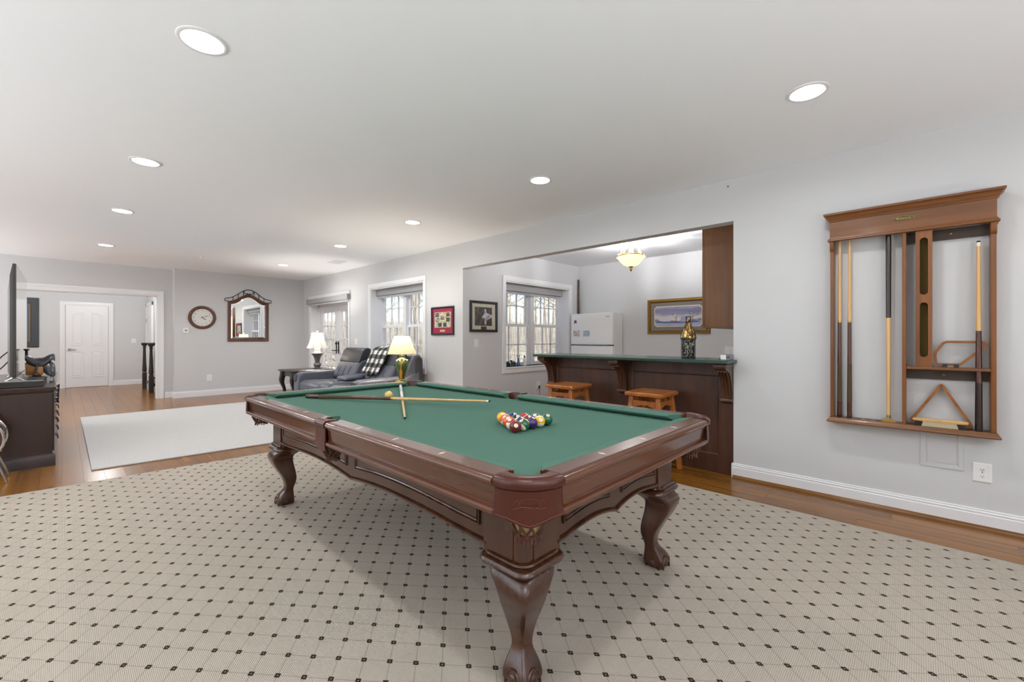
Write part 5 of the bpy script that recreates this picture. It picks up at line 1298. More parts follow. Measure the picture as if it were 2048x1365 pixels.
# ---- reclining loveseat
lv = thing('reclining_loveseat', 'grey leather reclining loveseat with a centre console below the window', 'sofa', (3.25, 6.6, 0))
SY0, SY1 = 5.47, 7.74; XF, XBk = 2.72, 3.80
ARW = .20
m = MB(); m.box(XF + .12, XBk - .05, SY0 + .03, SY1 - .03, .05, .33); part('base', m, M_GREYD, lv, bevel=.03, seg=3)
for x in (XF + .2, XBk - .16):
    for y in (SY0 + .1, SY1 - .1): m = MB(); m.box(x - .03, x + .03, y - .03, y + .03, 0, .06); part('foot', m, M_BLACK, lv)
def xprism(name, prof, y0, y1, mat, par, bev=.03, seg=4):
    return part(name, MB().prism(prof, 'y', y0, y1), mat, par, bevel=bev, seg=seg, smooth=70)
for y0, y1 in ((SY0, SY0 + ARW), (SY1 - ARW, SY1)):
    a = xprism('arm', [(XF, .06), (XF, .50), (XF + .03, .565), (XF + .09, .59), (XBk - .30, .60), (XBk - .12, .66), (XBk - .06, .70), (XBk - .06, .06)], y0, y1, M_GREYL, lv, .05)
    m = MB(); m.lathe([(.0001, -.012), (.07, -.010), (.075, 0), (.0001, 0)], (XF, (y0 + y1) / 2, .50), 24, 'x'); part('arm_scroll', m, M_GREYD, a, smooth=50)
ycA, ycB = 6.42, 6.78       # console
seats = ((SY0 + ARW, ycA), (ycB, SY1 - ARW))
for y0, y1 in seats:
    xprism('seat_cushion', [(XF + .02, .26), (XF + .02, .42), (XF + .08, .465), (XBk - .40, .45), (XBk - .36, .30)], y0 + .006, y1 - .006, M_GREYL, lv, .05)
    xprism('footrest_panel', [(XF + .03, .08), (XF + .03, .27), (XF + .08, .28), (XF + .10, .08)], y0 + .01, y1 - .01, M_GREYL, lv, .02)
    b = xprism('back_cushion', [(XBk - .46, .44), (XBk - .50, .52), (XBk - .40, .72), (XBk - .33, .80), (XBk - .20, .82), (XBk - .14, .44)], y0 + .012, y1 - .012, M_GREYL, lv, .05)
    xprism('headrest', [(XBk - .375, .765), (XBk - .36, .745), (XBk - .30, .745), (XBk - .15, .86), (XBk - .15, .98), (XBk - .20, 1.0), (XBk - .265, .985), (XBk - .30, .945)], y0 + .02, y1 - .02, M_GREYD, lv, .04)
    # tufting seams
    for k in (1, 2, 3):
        yy_ = y0 + (y1 - y0) * k / 4; q = MB(); q.tube([(XBk - .497, yy_, .53), (XBk - .44, yy_ + .01, .65), (XBk - .355, yy_, .775)], .004, 5); part('seam', q, M_GREYD, b)
xprism('back_shell', [(XBk - .16, .10), (XBk - .16, .86), (XBk - .10, .90), (XBk - .02, .88), (XBk, .80), (XBk, .10)], SY0 + .005, SY1 - .005, M_GREYD, lv, .03)
for y0, y1 in ((SY0 + .012, SY0 + .085), (SY1 - .085, SY1 - .012)):
    xprism('wing', [(XBk - .36, .56), (XBk - .26, .74), (XBk - .17, .90), (XBk - .05, .92), (XBk - .02, .55)], y0, y1, M_GREYL, lv, .025)
co = xprism('console', [(XF + .03, .10), (XF + .03, .44), (XF + .10, .495), (XBk - .36, .50), (XBk - .36, .10)], ycA, ycB, M_GREYL, lv, .04)
xprism('console_lid', [(XBk - .78, .505), (XBk - .76, .56), (XBk - .34, .585), (XBk - .32, .505)], ycA + .01, ycB - .01, M_GREYL, co, .03)
for y in (ycA + .10, ycB - .10):
    q = MB(); q.lathe([(.038, .0), (.045, .0), (.045, .014), (.038, .014)], (XF + .20, y, .492), 24); q.f = q.f[:-2]; q.f += [[i, (i + 1) % 24, 72 + (i + 1) % 24, 72 + i] for i in range(24)]; q.mi = [0] * len(q.f); part('cup_holder', q, M_CHROME, co, smooth=50)
# ---- checked throw over the near headrest
def check_mat():
    m = bpy.data.materials.new('buffalo check'); m.use_nodes = True; n = m.node_tree.nodes; l = m.node_tree.links; b = n['Principled BSDF']; b.inputs['Roughness'].default_value = .95
    uv = n.new('ShaderNodeUVMap'); sp = n.new('ShaderNodeSeparateXYZ'); l.new(uv.outputs[0], sp.inputs[0])
    def st(o):
        f = n.new('ShaderNodeMath'); f.operation = 'FRACT'; l.new(o, f.inputs[0]); g = n.new('ShaderNodeMath'); g.operation = 'GREATER_THAN'; g.inputs[1].default_value = .5; l.new(f.outputs[0], g.inputs[0]); return g.outputs[0]
    a = n.new('ShaderNodeMath'); a.operation = 'ADD'; l.new(st(sp.outputs[0]), a.inputs[0]); l.new(st(sp.outputs[1]), a.inputs[1])
    cr = n.new('ShaderNodeValToRGB'); cr.color_ramp.interpolation = 'CONSTANT'; e = cr.color_ramp.elements; e[0].position = 0; e[0].color = (*lin('#d6d3cc'), 1); e[1].position = .3; e[1].color = (*lin('#5f5d5a'), 1); q = e.new(.8); q.color = (*lin('#131315'), 1)
    dv_ = n.new('ShaderNodeMath'); dv_.operation = 'MULTIPLY'; dv_.inputs[1].default_value = .5; l.new(a.outputs[0], dv_.inputs[0]); l.new(dv_.outputs[0], cr.inputs[0]); l.new(cr.outputs[0], b.inputs['Base Color']); return m
path = [(XBk - .10, .78), (XBk - .085, .86), (XBk - .10, .93), (XBk - .135, 1.0), (XBk - .20, 1.028), (XBk - .275, 1.008), (XBk - .325, .955), (XBk - .375, .86), (XBk - .408, .78), (XBk - .435, .73), (XBk - .475, .655), (XBk - .50, .60)]
nu, nv = 18, 30
V = []; UVs = []
random.seed(3)
acc = [0]
for i in range(1, len(path)): acc.append(acc[-1] + (Vector(path[i]) - Vector(path[i - 1])).length)
for j in range(nv + 1):
    s = acc[-1] * j / nv; k = max(i for i in range(len(acc)) if acc[i] <= s + 1e-9); k = min(k, len(path) - 2); f = (s - acc[k]) / (acc[k + 1] - acc[k])
    p = Vector(path[k]).lerp(Vector(path[k + 1]), f)
    for i in range(nu + 1):
        u = i / nu; y = 5.93 + .50 * u + .03 * sin(j * .25) * (1 - u)
        w_ = .010 * sin(u * 14 + j * .22) + .006 * sin(u * 31 + j * .5); hem = .03 * sin(u * 9) if j == nv else 0
        V.append((p.x - .012 - abs(w_) * .9, y, p.y + (w_ * .6 if j > 6 else abs(w_)) + hem)); UVs.append((y / .145, s / .145))
me = bpy.data.meshes.new('throw_blanket'); F = [(j * (nu + 1) + i, j * (nu + 1) + i + 1, (j + 1) * (nu + 1) + i + 1, (j + 1) * (nu + 1) + i) for j in range(nv) for i in range(nu)]
me.from_pydata(V, [], F); ul = me.uv_layers.new(name='UVMap')
for lp in me.loops: ul.data[lp.index].uv = UVs[lp.vertex_index]
me.polygons.foreach_set('use_smooth', [True] * len(me.polygons)); me.materials.append(check_mat())
tb_ = bpy.data.objects.new('throw_blanket', me); COL.objects.link(tb_); tagp(tb_, 'black and white checked throw draped over the near loveseat headrest', 'blanket')
so = tb_.modifiers.new('solid', 'SOLIDIFY'); so.thickness = .010; so.offset = 0

# ---- end table and lamps
et = thing('end_table', 'dark end table with curved legs at the far arm of the loveseat', 'table', (3.12, 8.15, 0))
m = MB(); m.loft([rrect(3.08, 8.12, z, hx, hx * .85, .03, 3) for z, hx in ((.572, .37), (.578, .385), (.595, .385), (.602, .375))]); part('tabletop', m, M_RAILW, et, smooth=35)
m = MB(); m.box(2.76, 3.40, 7.86, 8.38, .49, .572); part('apron', m, M_RAILW, et)
for sx in (-1, 1):
    for sy in (-1, 1):
        rings = []
        for z, h, o in ((.57, .045, 0), (.50, .045, .004), (.42, .042, .020), (.36, .034, .016), (.26, .025, -.012), (.14, .021, -.022), (.05, .022, .002), (.02, .030, .018), (.0, .030, .018)):
            rings.append(rrect(3.08 + sx * (.31 + o), 8.12 + sy * (.25 + o), z, h, h, h * .4, 3))
        part('leg', MB().loft(rings), M_RAILW, et, smooth=50)
def shade_mat(name, col, e):
    m = bpy.data.materials.new(name); m.use_nodes = True; n = m.node_tree.nodes; l = m.node_tree.links; n.clear()
    o = n.new('ShaderNodeOutputMaterial'); d = n.new('ShaderNodeBsdfDiffuse'); t = n.new('ShaderNodeBsdfTranslucent'); mx = n.new('ShaderNodeMixShader'); em = n.new('ShaderNodeEmission'); ad = n.new('ShaderNodeAddShader')
    c = lin(col)
    d.inputs[0].default_value = (*c, 1); t.inputs[0].default_value = (*[x * .055 for x in c], 1)
    em.inputs[0].default_value = (*c, 1); em.inputs[1].default_value = e; mx.inputs[0].default_value = .5
    l.new(d.outputs[0], mx.inputs[1]); l.new(t.outputs[0], mx.inputs[2]); l.new(mx.outputs[0], ad.inputs[0]); l.new(em.outputs[0], ad.inputs[1]); l.new(ad.outputs[0], o.inputs[0]); return m
LXc, LYc, LZ0 = 3.27, 8.10, .602
lp = thing('table_lamp', 'lit table lamp with white bell shade and pewter urn base on the end table', 'lamp', (LXc, LYc, LZ0))
m = MB(); m.lathe([(.0001, LZ0), (.075, LZ0), (.075, LZ0 + .012), (.05, LZ0 + .02), (.045, LZ0 + .03), (.055, LZ0 + .04), (.066, LZ0 + .055), (.068, LZ0 + .075), (.058, LZ0 + .10), (.040, LZ0 + .115), (.042, LZ0 + .14), (.052, LZ0 + .19), (.072, LZ0 + .235), (.098, LZ0 + .270), (.106, LZ0 + .278), (.104, LZ0 + .286), (.06, LZ0 + .29), (.0001, LZ0 + .29)], (LXc, LYc, 0), 28)
part('urn_base', m, pm('pewter carved', '#6f6a66', .4, .35, bump=.4, bscale=60, var=.3, vscale=40), lp, smooth=50)
m = MB(); m.lathe([(.0001, LZ0 + .29), (.060, LZ0 + .29), (.062, LZ0 + .31), (.045, LZ0 + .34), (.05, LZ0 + .36), (.028, LZ0 + .38), (.012, LZ0 + .39), (.010, LZ0 + .44), (.0001, LZ0 + .44)], (LXc, LYc, 0), 12); part('white_cap', m, pm('white glazed cap', '#f2f2f2', .3), lp, smooth=40)
SHW = shade_mat('white lamp shade', '#fbf5e6', .28)
rings = []; n = 48
for z, r in ((.990, .193), (1.03, .172), (1.08, .148), (1.15, .125), (1.22, .112), (1.268, .106)):
    ring = []
    for i in range(n):
        a = 2 * pi * i / n; k = abs(((i / n * 8) % 1) - .5) * 2; ring.append((LXc + r * (1 - .05 * (1 - k ** 2)) * cos(a), LYc + r * (1 - .05 * (1 - k ** 2)) * sin(a), z - (.012 * (1 - k ** 2) if r > .19 else 0)))
    rings.append(ring)
sh = part('lamp_shade', MB().loft(rings, (False, False)), SHW, lp, smooth=80)
q = MB()
for k in range(8):
    a = 2 * pi * (k + .5) / 8 - 2 * pi / 16; q.tube([(LXc + (r * 1.005) * cos(a), LYc + (r * 1.005) * sin(a), z) for z, r in ((.990, .193), (1.03, .172), (1.08, .148), (1.15, .125), (1.22, .112), (1.268, .106))], .0022, 4)
part('shade_rib', q, pm('shade rib', '#b9ad92', .8), sh)
q = MB(); q.lathe([(.0001, 1.268), (.012, 1.268), (.006, 1.285), (.018, 1.295), (.016, 1.305), (.0001, 1.31)], (LXc, LYc, 0), 12); q.tube([(LXc - .105, LYc, 1.266), (LXc + .105, LYc, 1.266)], .002, 5); part('finial', q, M_FERR, lp, smooth=50)
lamp_light('lamp_bulb', 'POINT', (LXc, LYc, 1.17), 38, .04, (1, .92, .82), lp)

GX, GY, GZ = 3.17, 5.07, .585
st = thing('side_table', 'small round side table holding the green lamp behind the pool table', 'table', (GX, GY, 0))
m = MB(); m.lathe([(.0001, GZ - .02), (.19, GZ - .02), (.195, GZ - .012), (.19, GZ), (.0001, GZ)], (GX, GY, 0), 32); part('tabletop', m, M_ESP, st, smooth=40)
m = MB(); m.lathe([(.0001, GZ - .02), (.05, GZ - .02), (.03, GZ - .06), (.025, .2), (.04, .12), (.03, .08), (.0001, .08)], (GX, GY, 0), 20); part('pedestal', m, M_ESP, st, smooth=50)
for k in range(3): a = 2 * pi * k / 3; m = MB(); m.tube([(GX, GY, .12), (GX + .1 * cos(a), GY + .1 * sin(a), .10), (GX + .17 * cos(a), GY + .17 * sin(a), .03), (GX + .20 * cos(a), GY + .20 * sin(a), .015)], [.022, .020, .016, .015], 8); part('foot', m, M_ESP, st, smooth=60)
gl = thing('table_lamp', 'green vase lamp with cream shade and gilt vine standing near the loveseat', 'lamp', (GX, GY, GZ))
vz = lambda z: GZ + z
m = MB(); m.lathe([(.0001, vz(.025)), (.045, vz(.025)), (.038, vz(.04)), (.045, vz(.06)), (.062, vz(.11)), (.078, vz(.17)), (.086, vz(.23)), (.080, vz(.275)), (.058, vz(.305)), (.040, vz(.315)), (.034, vz(.33)), (.040, vz(.345)), (.046, vz(.352)), (.0001, vz(.353))], (GX, GY, 0), 32); part('vase_body', m, pm('green glaze', '#3f5526', .22, coat=.6, var=.35, vscale=18), gl, smooth=60)
M_GILT = pm('gilt metal', '#d0a443', .3, .7)
m = MB(); m.lathe([(.0001, GZ), (.085, GZ), (.092, vz(.006)), (.08, vz(.014)), (.05, vz(.022)), (.045, vz(.03)), (.0001, vz(.03))], (GX, GY, 0), 10); part('foot', m, M_GILT, gl, smooth=30)
# vine with flower clasps on the camera side
dirc = Vector((-GX, -GY, 0)).normalized(); pr = Vector((dirc.y, -dirc.x, 0)) * -1
def on(z, r, s): 
    a = s / max(r, .02); d = dirc * cos(a) + pr * sin(a); return (GX + d.x * r, GY + d.y * r, vz(z))
m = MB(); m.tube([on(.03, .05, .0), on(.08, .058, -.005), on(.13, .074, -.01), on(.19, .088, -.012), on(.25, .088, -.008), on(.29, .076, -.016)], .007, 7); m.tube([on(.23, .090, -.008), on(.28, .078, .02), on(.30, .070, .045), on(.275, .085, .075)], .005, 7); m.tube([on(.25, .090, -.01), on(.295, .07, -.04), on(.285, .08, -.07)], .005, 7); part('vine', m, M_GILT, gl, smooth=60)
m = MB(); c = on(.13, .080, -.012)
m.loft([[(c[0] + pr.x * a + dirc.x * o, c[1] + pr.y * a + dirc.y * o, c[2] + z) for a, o in ((-w_, 0), (-w_ * .6, .012), (w_ * .6, .012), (w_, 0))] for z, w_ in ((-.10, .008), (-.07, .016), (.0, .018), (.03, .014), (.05, .004))]); part('leaf_clasp', m, pm('amber gilt', '#c98a20', .35, .5), gl, smooth=50)
m = MB()
for z, r, s in ((.285, .085, .078), (.283, .083, -.072), (.305, .062, .0)):
    c = on(z, r, s); m.sphere(c, .016, 10, 7, (1, 1, .8))
part('blossom', m, pm('porcelain blossom', '#e9e6dc', .35), gl, smooth=80)
SHC = shade_mat('cream lamp shade', '#f8ebc0', .36)
SB, ST = .955, 1.200; rings = []
for z, r in ((SB, .190), (1.03, .163), (1.12, .128), (ST, .099)):
    rings.append([(GX + r * cos(2 * pi * (i + .5) / 32), GY + r * sin(2 * pi * (i + .5) / 32), z) for i in range(32)])
sh = part('lamp_shade', MB().loft(rings, (False, False)), SHC, gl, smooth=80)
q = MB()
for z, r in ((SB, .191), (ST, .100)): q.tube([(GX + r * cos(2 * pi * i / 32), GY + r * sin(2 * pi * i / 32), z) for i in range(32)], .003, 5, True)
part('shade_trim', q, pm('shade trim', '#c9bd94', .8), sh)
q = MB(); q.lathe([(.0001, vz(.352)), (.014, vz(.352)), (.010, 1.0), (.0001, 1.0)], (GX, GY, 0), 10); q.lathe([(.0001, 1.2), (.006, 1.2), (.010, 1.212), (.0001, 1.22)], (GX, GY, 0), 10); q.tube([(GX - .098, GY, 1.198), (GX + .098, GY, 1.198)], .002, 5); part('stem', q, M_BRASS, gl, smooth=50)
lamp_light('lamp_bulb', 'POINT', (GX, GY, 1.13), 32, .04, (1, .90, .76), gl)
# ================================================================== media console, television, hall
CX0, CX1, CY0, CY1, CH = -.56, -.060, 5.77, 8.15, .722
mc = thing('media_console', 'long espresso wood media console under the television', 'cabinet', ((CX0 + CX1) / 2, (CY0 + CY1) / 2, 0))
m = MB(); m.box(CX0, CX1, CY0 + .01, CY1 - .01, .115, CH - .05); part('body', m, M_ESP, mc)
m = MB(); m.loft([[(x, y, z) for x, y in ((CX0 - d, CY0 - d + .01), (CX1 + d, CY0 - d + .01), (CX1 + d, CY1 + d - .01), (CX0 - d, CY1 + d - .01))] for z, d in ((CH - .05, .002), (CH - .045, .010), (CH - .035, .012), (CH - .032, .022), (CH - .004, .024), (CH, .018))]); part('top', m, M_ESP, mc, smooth=30)
m = MB(); m.loft([[(x, y, z) for x, y in ((CX0 - d, CY0 - d + .01), (CX1 + d, CY0 - d + .01), (CX1 + d, CY1 + d - .01), (CX0 - d, CY1 + d - .01))] for z, d in ((0, .020), (.09, .020), (.10, .016), (.112, .006), (.116, .0))]); part('plinth', m, M_ESP, mc, smooth=30)
ny = 4; wy = (CY1 - CY0 - .06) / ny
for k in range(ny):
    y0 = CY0 + .03 + k * wy
    for z0, z1 in ((.48, .655), (.13, .47)):
        m = MB(); m.box(CX1 - .002, CX1 + .012, y0 + .008, y0 + wy - .008, z0, z1); d = part('drawer', m, M_ESP, mc, bevel=.003)
        if z0 > .4:
            for yk in (y0 + wy * .3, y0 + wy * .7):
                q = MB(); q.lathe([(.0001, 0), (.008, 0), (.007, .012), (.018, .022), (.018, .028), (.0001, .030)], (CX1 + .012, yk, (z0 + z1) / 2), 14, 'x'); part('knob', q, M_IRON, d, smooth=40)
        else:
            for zq in (.38, .22):
                q = MB(); yk = y0 + wy * .5; q.tube([(CX1 + .010, yk - .05, zq + .02), (CX1 + .028, yk - .048, zq + .012), (CX1 + .034, yk - .035, zq - .02), (CX1 + .034, yk + .035, zq - .02), (CX1 + .028, yk + .048, zq + .012), (CX1 + .010, yk + .05, zq + .02)], .0045, 6); part('bail_pull', q, M_IRON, d, smooth=50)
# television
tv = thing('television', 'large flat television seen edge on standing on the dark console', 'television', (-.30, 6.9, CH))
TY0, TY1, TZ0, TZ1 = 5.92, 7.63, .805, 1.845
xs = -.286
m = MB(); m.box(xs - .022, xs, TY0, TY1, TZ0, TZ1); part('bezel', m, pm('tv bezel', '#2e2b28', .35), tv, bevel=.003)
m = MB(); m.loft([[(xs - .022, y, z) for y, z in ((TY0 + .004, TZ0 + .01), (TY1 - .004, TZ0 + .01), (TY1 - .004, TZ1 - .01), (TY0 + .004, TZ1 - .01))], [(xs - .038, y, z) for y, z in ((TY0 + .02, TZ0 + .02), (TY1 - .02, TZ0 + .02), (TY1 - .02, TZ1 - .10), (TY0 + .02, TZ1 - .10))], [(xs - .056, y, z) for y, z in ((TY0 + .12, TZ0 + .06), (TY1 - .12, TZ0 + .06), (TY1 - .12, TZ1 - .24), (TY0 + .12, TZ1 - .24))]]); part('back_cover', m, pm('tv back', '#3a3733', .5), tv, smooth=25)
m = MB(); m.box(xs - .001, xs + .0012, TY0 + .008, TY1 - .008, TZ0 + .016, TZ1 - .008); part('screen', m, pm('tv glass', '#0b0c0e', .05, coat=1., spec=1.), tv)
m = MB(); m.box(xs - .064, xs - .050, 6.2, 6.5, 1.2, 1.55); part('connector_cover', m, M_BLACK, tv)
for y in (6.02, 7.5):
    m = MB(); m.tube([(xs - .14, y, CH + .006), (xs - .01, y, CH + .09), (xs - .005, y, TZ0 + .02)], .008, 8); m.tube([(xs - .01, y, CH + .09), (xs + .12, y, CH + .006)], .008, 8); part('stand_leg', m, M_CHROME, tv, smooth=50)
for i, (z, y) in enumerate(((1.06, 6.3), (.98, 6.45))):
    m = MB(); m.tube([(xs - .05, y, z), (xs - .10, y - .1, z - .06 - i * .02), (xs - .16, y - .22, z - .16), (xs - .22, y - .3, CH + .02)], .005, 6); part('cable', m, M_BLACK, tv, smooth=50)
bx = thing('media_player', 'glossy black media player on the near end of the console', 'media player', (-.30, 5.99, CH))
m = MB(); m.box(-.47, -.115, 5.865, 6.0, CH + .001, CH + .055); part('case', m, pm('gloss black', '#0d0d0f', .12, coat=.8), bx, bevel=.004)
m = MB(); m.box(-.46, -.125, 5.868, 5.998, CH + .0545, CH + .058); part('top_plate', m, M_STEEL, bx)
sb = thing('sound_bar', 'long black sound bar lying on the console in front of the television', 'speaker', (-.17, 6.8, CH))
m = MB(); m.box(-.235, -.12, 6.15, 7.5, CH + .001, CH + .06); part('case', m, M_BLACK, sb, bevel=.010, seg=3); m = MB(); m.box(-.1215, -.1185, 6.2, 7.45, CH + .008, CH + .052); part('grille', m, pm('speaker grille', '#26272a', .9), sb)
# saddle
sd = thing('leather_saddle', 'dark leather riding saddle with tan flap and white fleece on the console', 'saddle', (-.17, 6.62, CH + .062))
sx, sy, sz = -.165, 6.62, CH + .0605
M_SADD = pm('grey black saddle leather', '#2f2e33', .3, bump=.1, bscale=50, coat=.2); M_SADT = pm('tan saddle flap', '#8a5a2c', .4, var=.2, vscale=25); M_FLEE = pm('white fleece', '#dedad2', .95, bump=.8, bscale=160)
def saddle_sheet(prof, zsec, mat, nm, thick):
    """prof: list of (s along x, ridge z, half width in y, drop)"""
    rings = []
    for x, zt, half, drop in prof:
        ring = []
        for k in range(13):
            a = -1 + 2 * k / 12; ring.append((sx + x, sy + half * a, sz + zt - drop * abs(a) ** zsec))
        for k in range(13):
            a = 1 - 2 * k / 12; ring.append((sx + x, sy + half * a * .96, sz + zt - thick - drop * abs(a) ** zsec))
        rings.append(ring)
    return part(nm, MB().loft(rings), mat, sd, smooth=60)
saddle_sheet([(-.095, .135, .09, .125), (-.05, .15, .11, .145), (.03, .15, .115, .148), (.08, .145, .11, .143), (.105, .125, .09, .122)], 2.2, M_FLEE, 'fleece', .012)
saddle_sheet([(-.085, .158, .095, .14), (-.03, .162, .120, .155), (.02, .160, .120, .15), (.045, .155, .10, .12)], 2.3, M_SADT, 'flap', .008)
saddle_sheet([(-.095, .225, .03, .04), (-.075, .21, .06, .06), (-.03, .182, .085, .07), (.03, .185, .09, .06), (.075, .215, .085, .05), (.105, .225, .06, .04), (.115, .205, .05, .04)], 2., M_SADD, 'seat', .022)
saddle_sheet([(.03, .168, .10, .12), (.07, .165, .122, .15), (.11, .12, .115, .115), (.118, .09, .09, .085)], 2.3, M_SADD, 'skirt', .012)
m = MB(); m.lathe([(.0001, .19), (.012, .19), (.010, .255), (.022, .268), (.022, .276), (.0001, .280)], (sx - .085, sy, sz), 14); part('horn', m, M_SADD, sd, smooth=50)
for s in (-1, 1):
    m = MB(); m.tube([(sx - .01, sy + s * .10, sz + .12), (sx - .012, sy + s * .126, sz + .08), (sx - .015, sy + s * .132, sz + .05)], .009, 6); m.tube([(sx - .04, sy + s * .132, sz + .010), (sx - .015, sy + s * .134, sz + .05), (sx + .012, sy + s * .132, sz + .010), (sx - .04, sy + s * .132, sz + .010)], .006, 6); part('stirrup', m, M_SADD, sd, smooth=50)
# glass shaker
sk = thing('glass_shaker', 'small clear glass shaker with dark cap at the front edge of the console', 'shaker', (-.065, 6.35, CH))
m = MB(); m.lathe([(.0001, CH + .0005), (.018, CH + .0005), (.019, CH + .01), (.014, CH + .05), (.013, CH + .06), (.0001, CH + .06)], (-.068, 6.35, 0), 14); part('glass_body', m, pm('shaker glass', '#eef2f4', .05, trans=.85), sk, smooth=50)
m = MB(); m.lathe([(.0001, CH + .059), (.014, CH + .059), (.014, CH + .072), (.008, CH + .080), (.0001, CH + .081)], (-.068, 6.35, 0), 14); part('cap', m, M_IRON, sk, smooth=50); m = MB(); m.lathe([(.0001, CH + .002), (.015, CH + .002), (.015, CH + .016), (.0001, CH + .016)], (-.068, 6.35, 0), 12); part('pepper', m, M_DARK, sk)
# drum at the left edge of the view
dm = thing('floor_drum', 'brown drum with a chrome hoop lying on its side before the console', 'drum', (-.50, 5.5, 0))
cx, cy3, cz = -.505, 5.45, .36
m = MB(); m.lathe([(.0001, -.14), (.180, -.14), (.186, -.06), (.186, .06), (.180, .14), (.0001, .14)], (cx, cy3, cz), 40, 'y'); part('shell', m, wood('drum lacquer', '#3a170d', '#5e2a18', 'Y', 10., .2, coat=.6), dm, smooth=40)
for s in (-1, 1):
    m = MB(); m.tube([(cx + .184 * cos(2 * pi * i / 40), cy3 + s * .142, cz + .184 * sin(2 * pi * i / 40)) for i in range(40)], .010, 8, True); part('hoop', m, M_CHROME, dm, smooth=60)
for k in range(8): a = 2 * pi * k / 8 + .3; m = MB(); m.tube([(cx + .194 * cos(a), cy3 - .142, cz + .194 * sin(a)), (cx + .196 * cos(a), cy3 + .142, cz + .196 * sin(a))], .004, 6); part('tension_rod', m, M_CHROME, dm)
for s in (-1, 1):
    for e in (-1, 1): m = MB(); m.tube([(cx + s * .13, cy3 + e * .10, cz - .13), (cx + s * .20, cy3 + e * .12, .008)], .008, 6); part('leg', m, M_CHROME, dm)
# ---- hall picture
picture('hall_picture', 'tall dark blue matted picture in a black frame on the hall end wall', WY(YH), (-1.10, -.357, .962, 2.072), [(0, 0), (0, .022), (.01, .03), (.12, .026), (.13, .012), (.131, 0)], pm('charcoal frame', '#3b3d42', .4),
    [('gold_fillet', (-.97, -.487, 1.09, 1.945), .012, M_GOLD), ('blue_mat', (-.955, -.502, 1.105, 1.93), .014, pm('slate blue mat', '#565d70', .7))])
# ---- stair: steps rise away from the hall between two dark newel posts
stp = MB()
for k in range(5):
    pass
sr = thing('staircase', 'white stair with dark treads rising from the hall between dark newels', 'stairs', (1.5, 12.4, 0))
for k in range(5):
    x0 = 1.345 + .27 * k; z1 = .19 * (k + 1)
    m = MB(); m.box(x0, x0 + .275, 11.92, 12.87, 0 if k == 0 else z1 - .19, z1 - .03); st_ = part('riser', m, M_TRIM, sr)
    m = MB(); m.box(x0 - .03, x0 + .275, 11.91, 12.88, z1 - .03, z1); part('tread', m, M_RAILW, sr, bevel=.006)
for y in (11.90, 12.89):
    m = MB(); m.prism([(1.36, 0), (2.8, 0), (2.8, 1.14), (1.36, .12)], 'y', y - .018, y + .018); part('stringer', m, M_TRIM, sr)
    m = MB(); m.prism([(1.345, .115), (2.8, 1.14), (2.8, 1.17), (1.345, .15)], 'y', y - .022, y + .022); part('stringer_cap', m, M_RAILW, sr)
for lb, y in (('near dark turned newel post at the foot of the stair', 11.863), ('far dark turned newel post at the foot of the stair', 12.93)):
    t = thing('newel_post', lb, 'post', (1.31, y, 0), group='stair newels')
    m = MB(); m.box(1.270, 1.350, y - .04, y + .04, 0, .36); part('square_base', m, M_RAILW, t, bevel=.004)
    m = MB(); m.lathe([(.0001, .36), (.034, .36), (.040, .375), (.030, .39), (.040, .41), (.042, .44), (.034, .60), (.027, .85), (.024, .93), (.034, .945), (.034, .955), (.026, .965), (.030, .985), (.052, 1.0), (.052, 1.02), (.0001, 1.02)], (1.31, y, 0), 20); part('turned_shaft', m, M_RAILW, t, smooth=50)
    m = MB(); pts = [(1.255, 1.035), (1.62, 1.035), (2.7, 1.80)]
    m.loft([[(x, y + a, z + b) for a, b in ((-.03, -.018), (.03, -.018), (.034, .006), (.02, .022), (-.02, .022), (-.034, .006))] for x, z in pts]); part('handrail', m, M_RAILW, t, smooth=40)
    for k in range(5):
        x = 1.44 + .13 * k; zb = .17 + (x - 1.36) * .71; zt = 1.02 + max(0, (x - 1.62) * .71); m = MB(); m.lathe([(.0001, zb), (.016, zb), (.012, zb + .2), (.009, zt - .15), (.013, zt), (.0001, zt)], (x, y, 0), 10); part('baluster', m, M_TRIM, t, smooth=50)
# ================================================================== winter woods outside
gm = bpy.data.materials.new('leaf litter'); gm.use_nodes = True
n = gm.node_tree.nodes; l = gm.node_tree.links; b = n['Principled BSDF']; b.inputs['Roughness'].default_value = .95
tc = n.new('ShaderNodeNewGeometry'); no = n.new('ShaderNodeTexNoise'); no.inputs['Scale'].default_value = 1.6; no.inputs['Detail'].default_value = 8; no.inputs['Roughness'].default_value = .75; l.new(tc.outputs['Position'], no.inputs['Vector'])
cr = n.new('ShaderNodeValToRGB')
for i, (p, c) in enumerate([(.30, '#5a5040'), (.45, '#93866c'), (.56, '#c9c3b4'), (.7, '#e6e6e6')]):
    e = cr.color_ramp.elements[i] if i < 2 else cr.color_ramp.elements.new(p)
    e.position = p; e.color = (*lin(c), 1)
l.new(no.outputs[0], cr.inputs[0]); l.new(cr.outputs[0], b.inputs['Base Color'])
def gz(x, y):
    d = max(0, math.hypot(max(0, x - 4), max(0, y - 5)) - 5)
    return -.25 + .05 * d + .25 * sin(x * .3) * cos(y * .23) * min(1, d / 8)
g = MB(); N = 40; X = [-30 + 130 * i / N for i in range(N + 1)]; Y = [-30 + 150 * i / N for i in range(N + 1)]
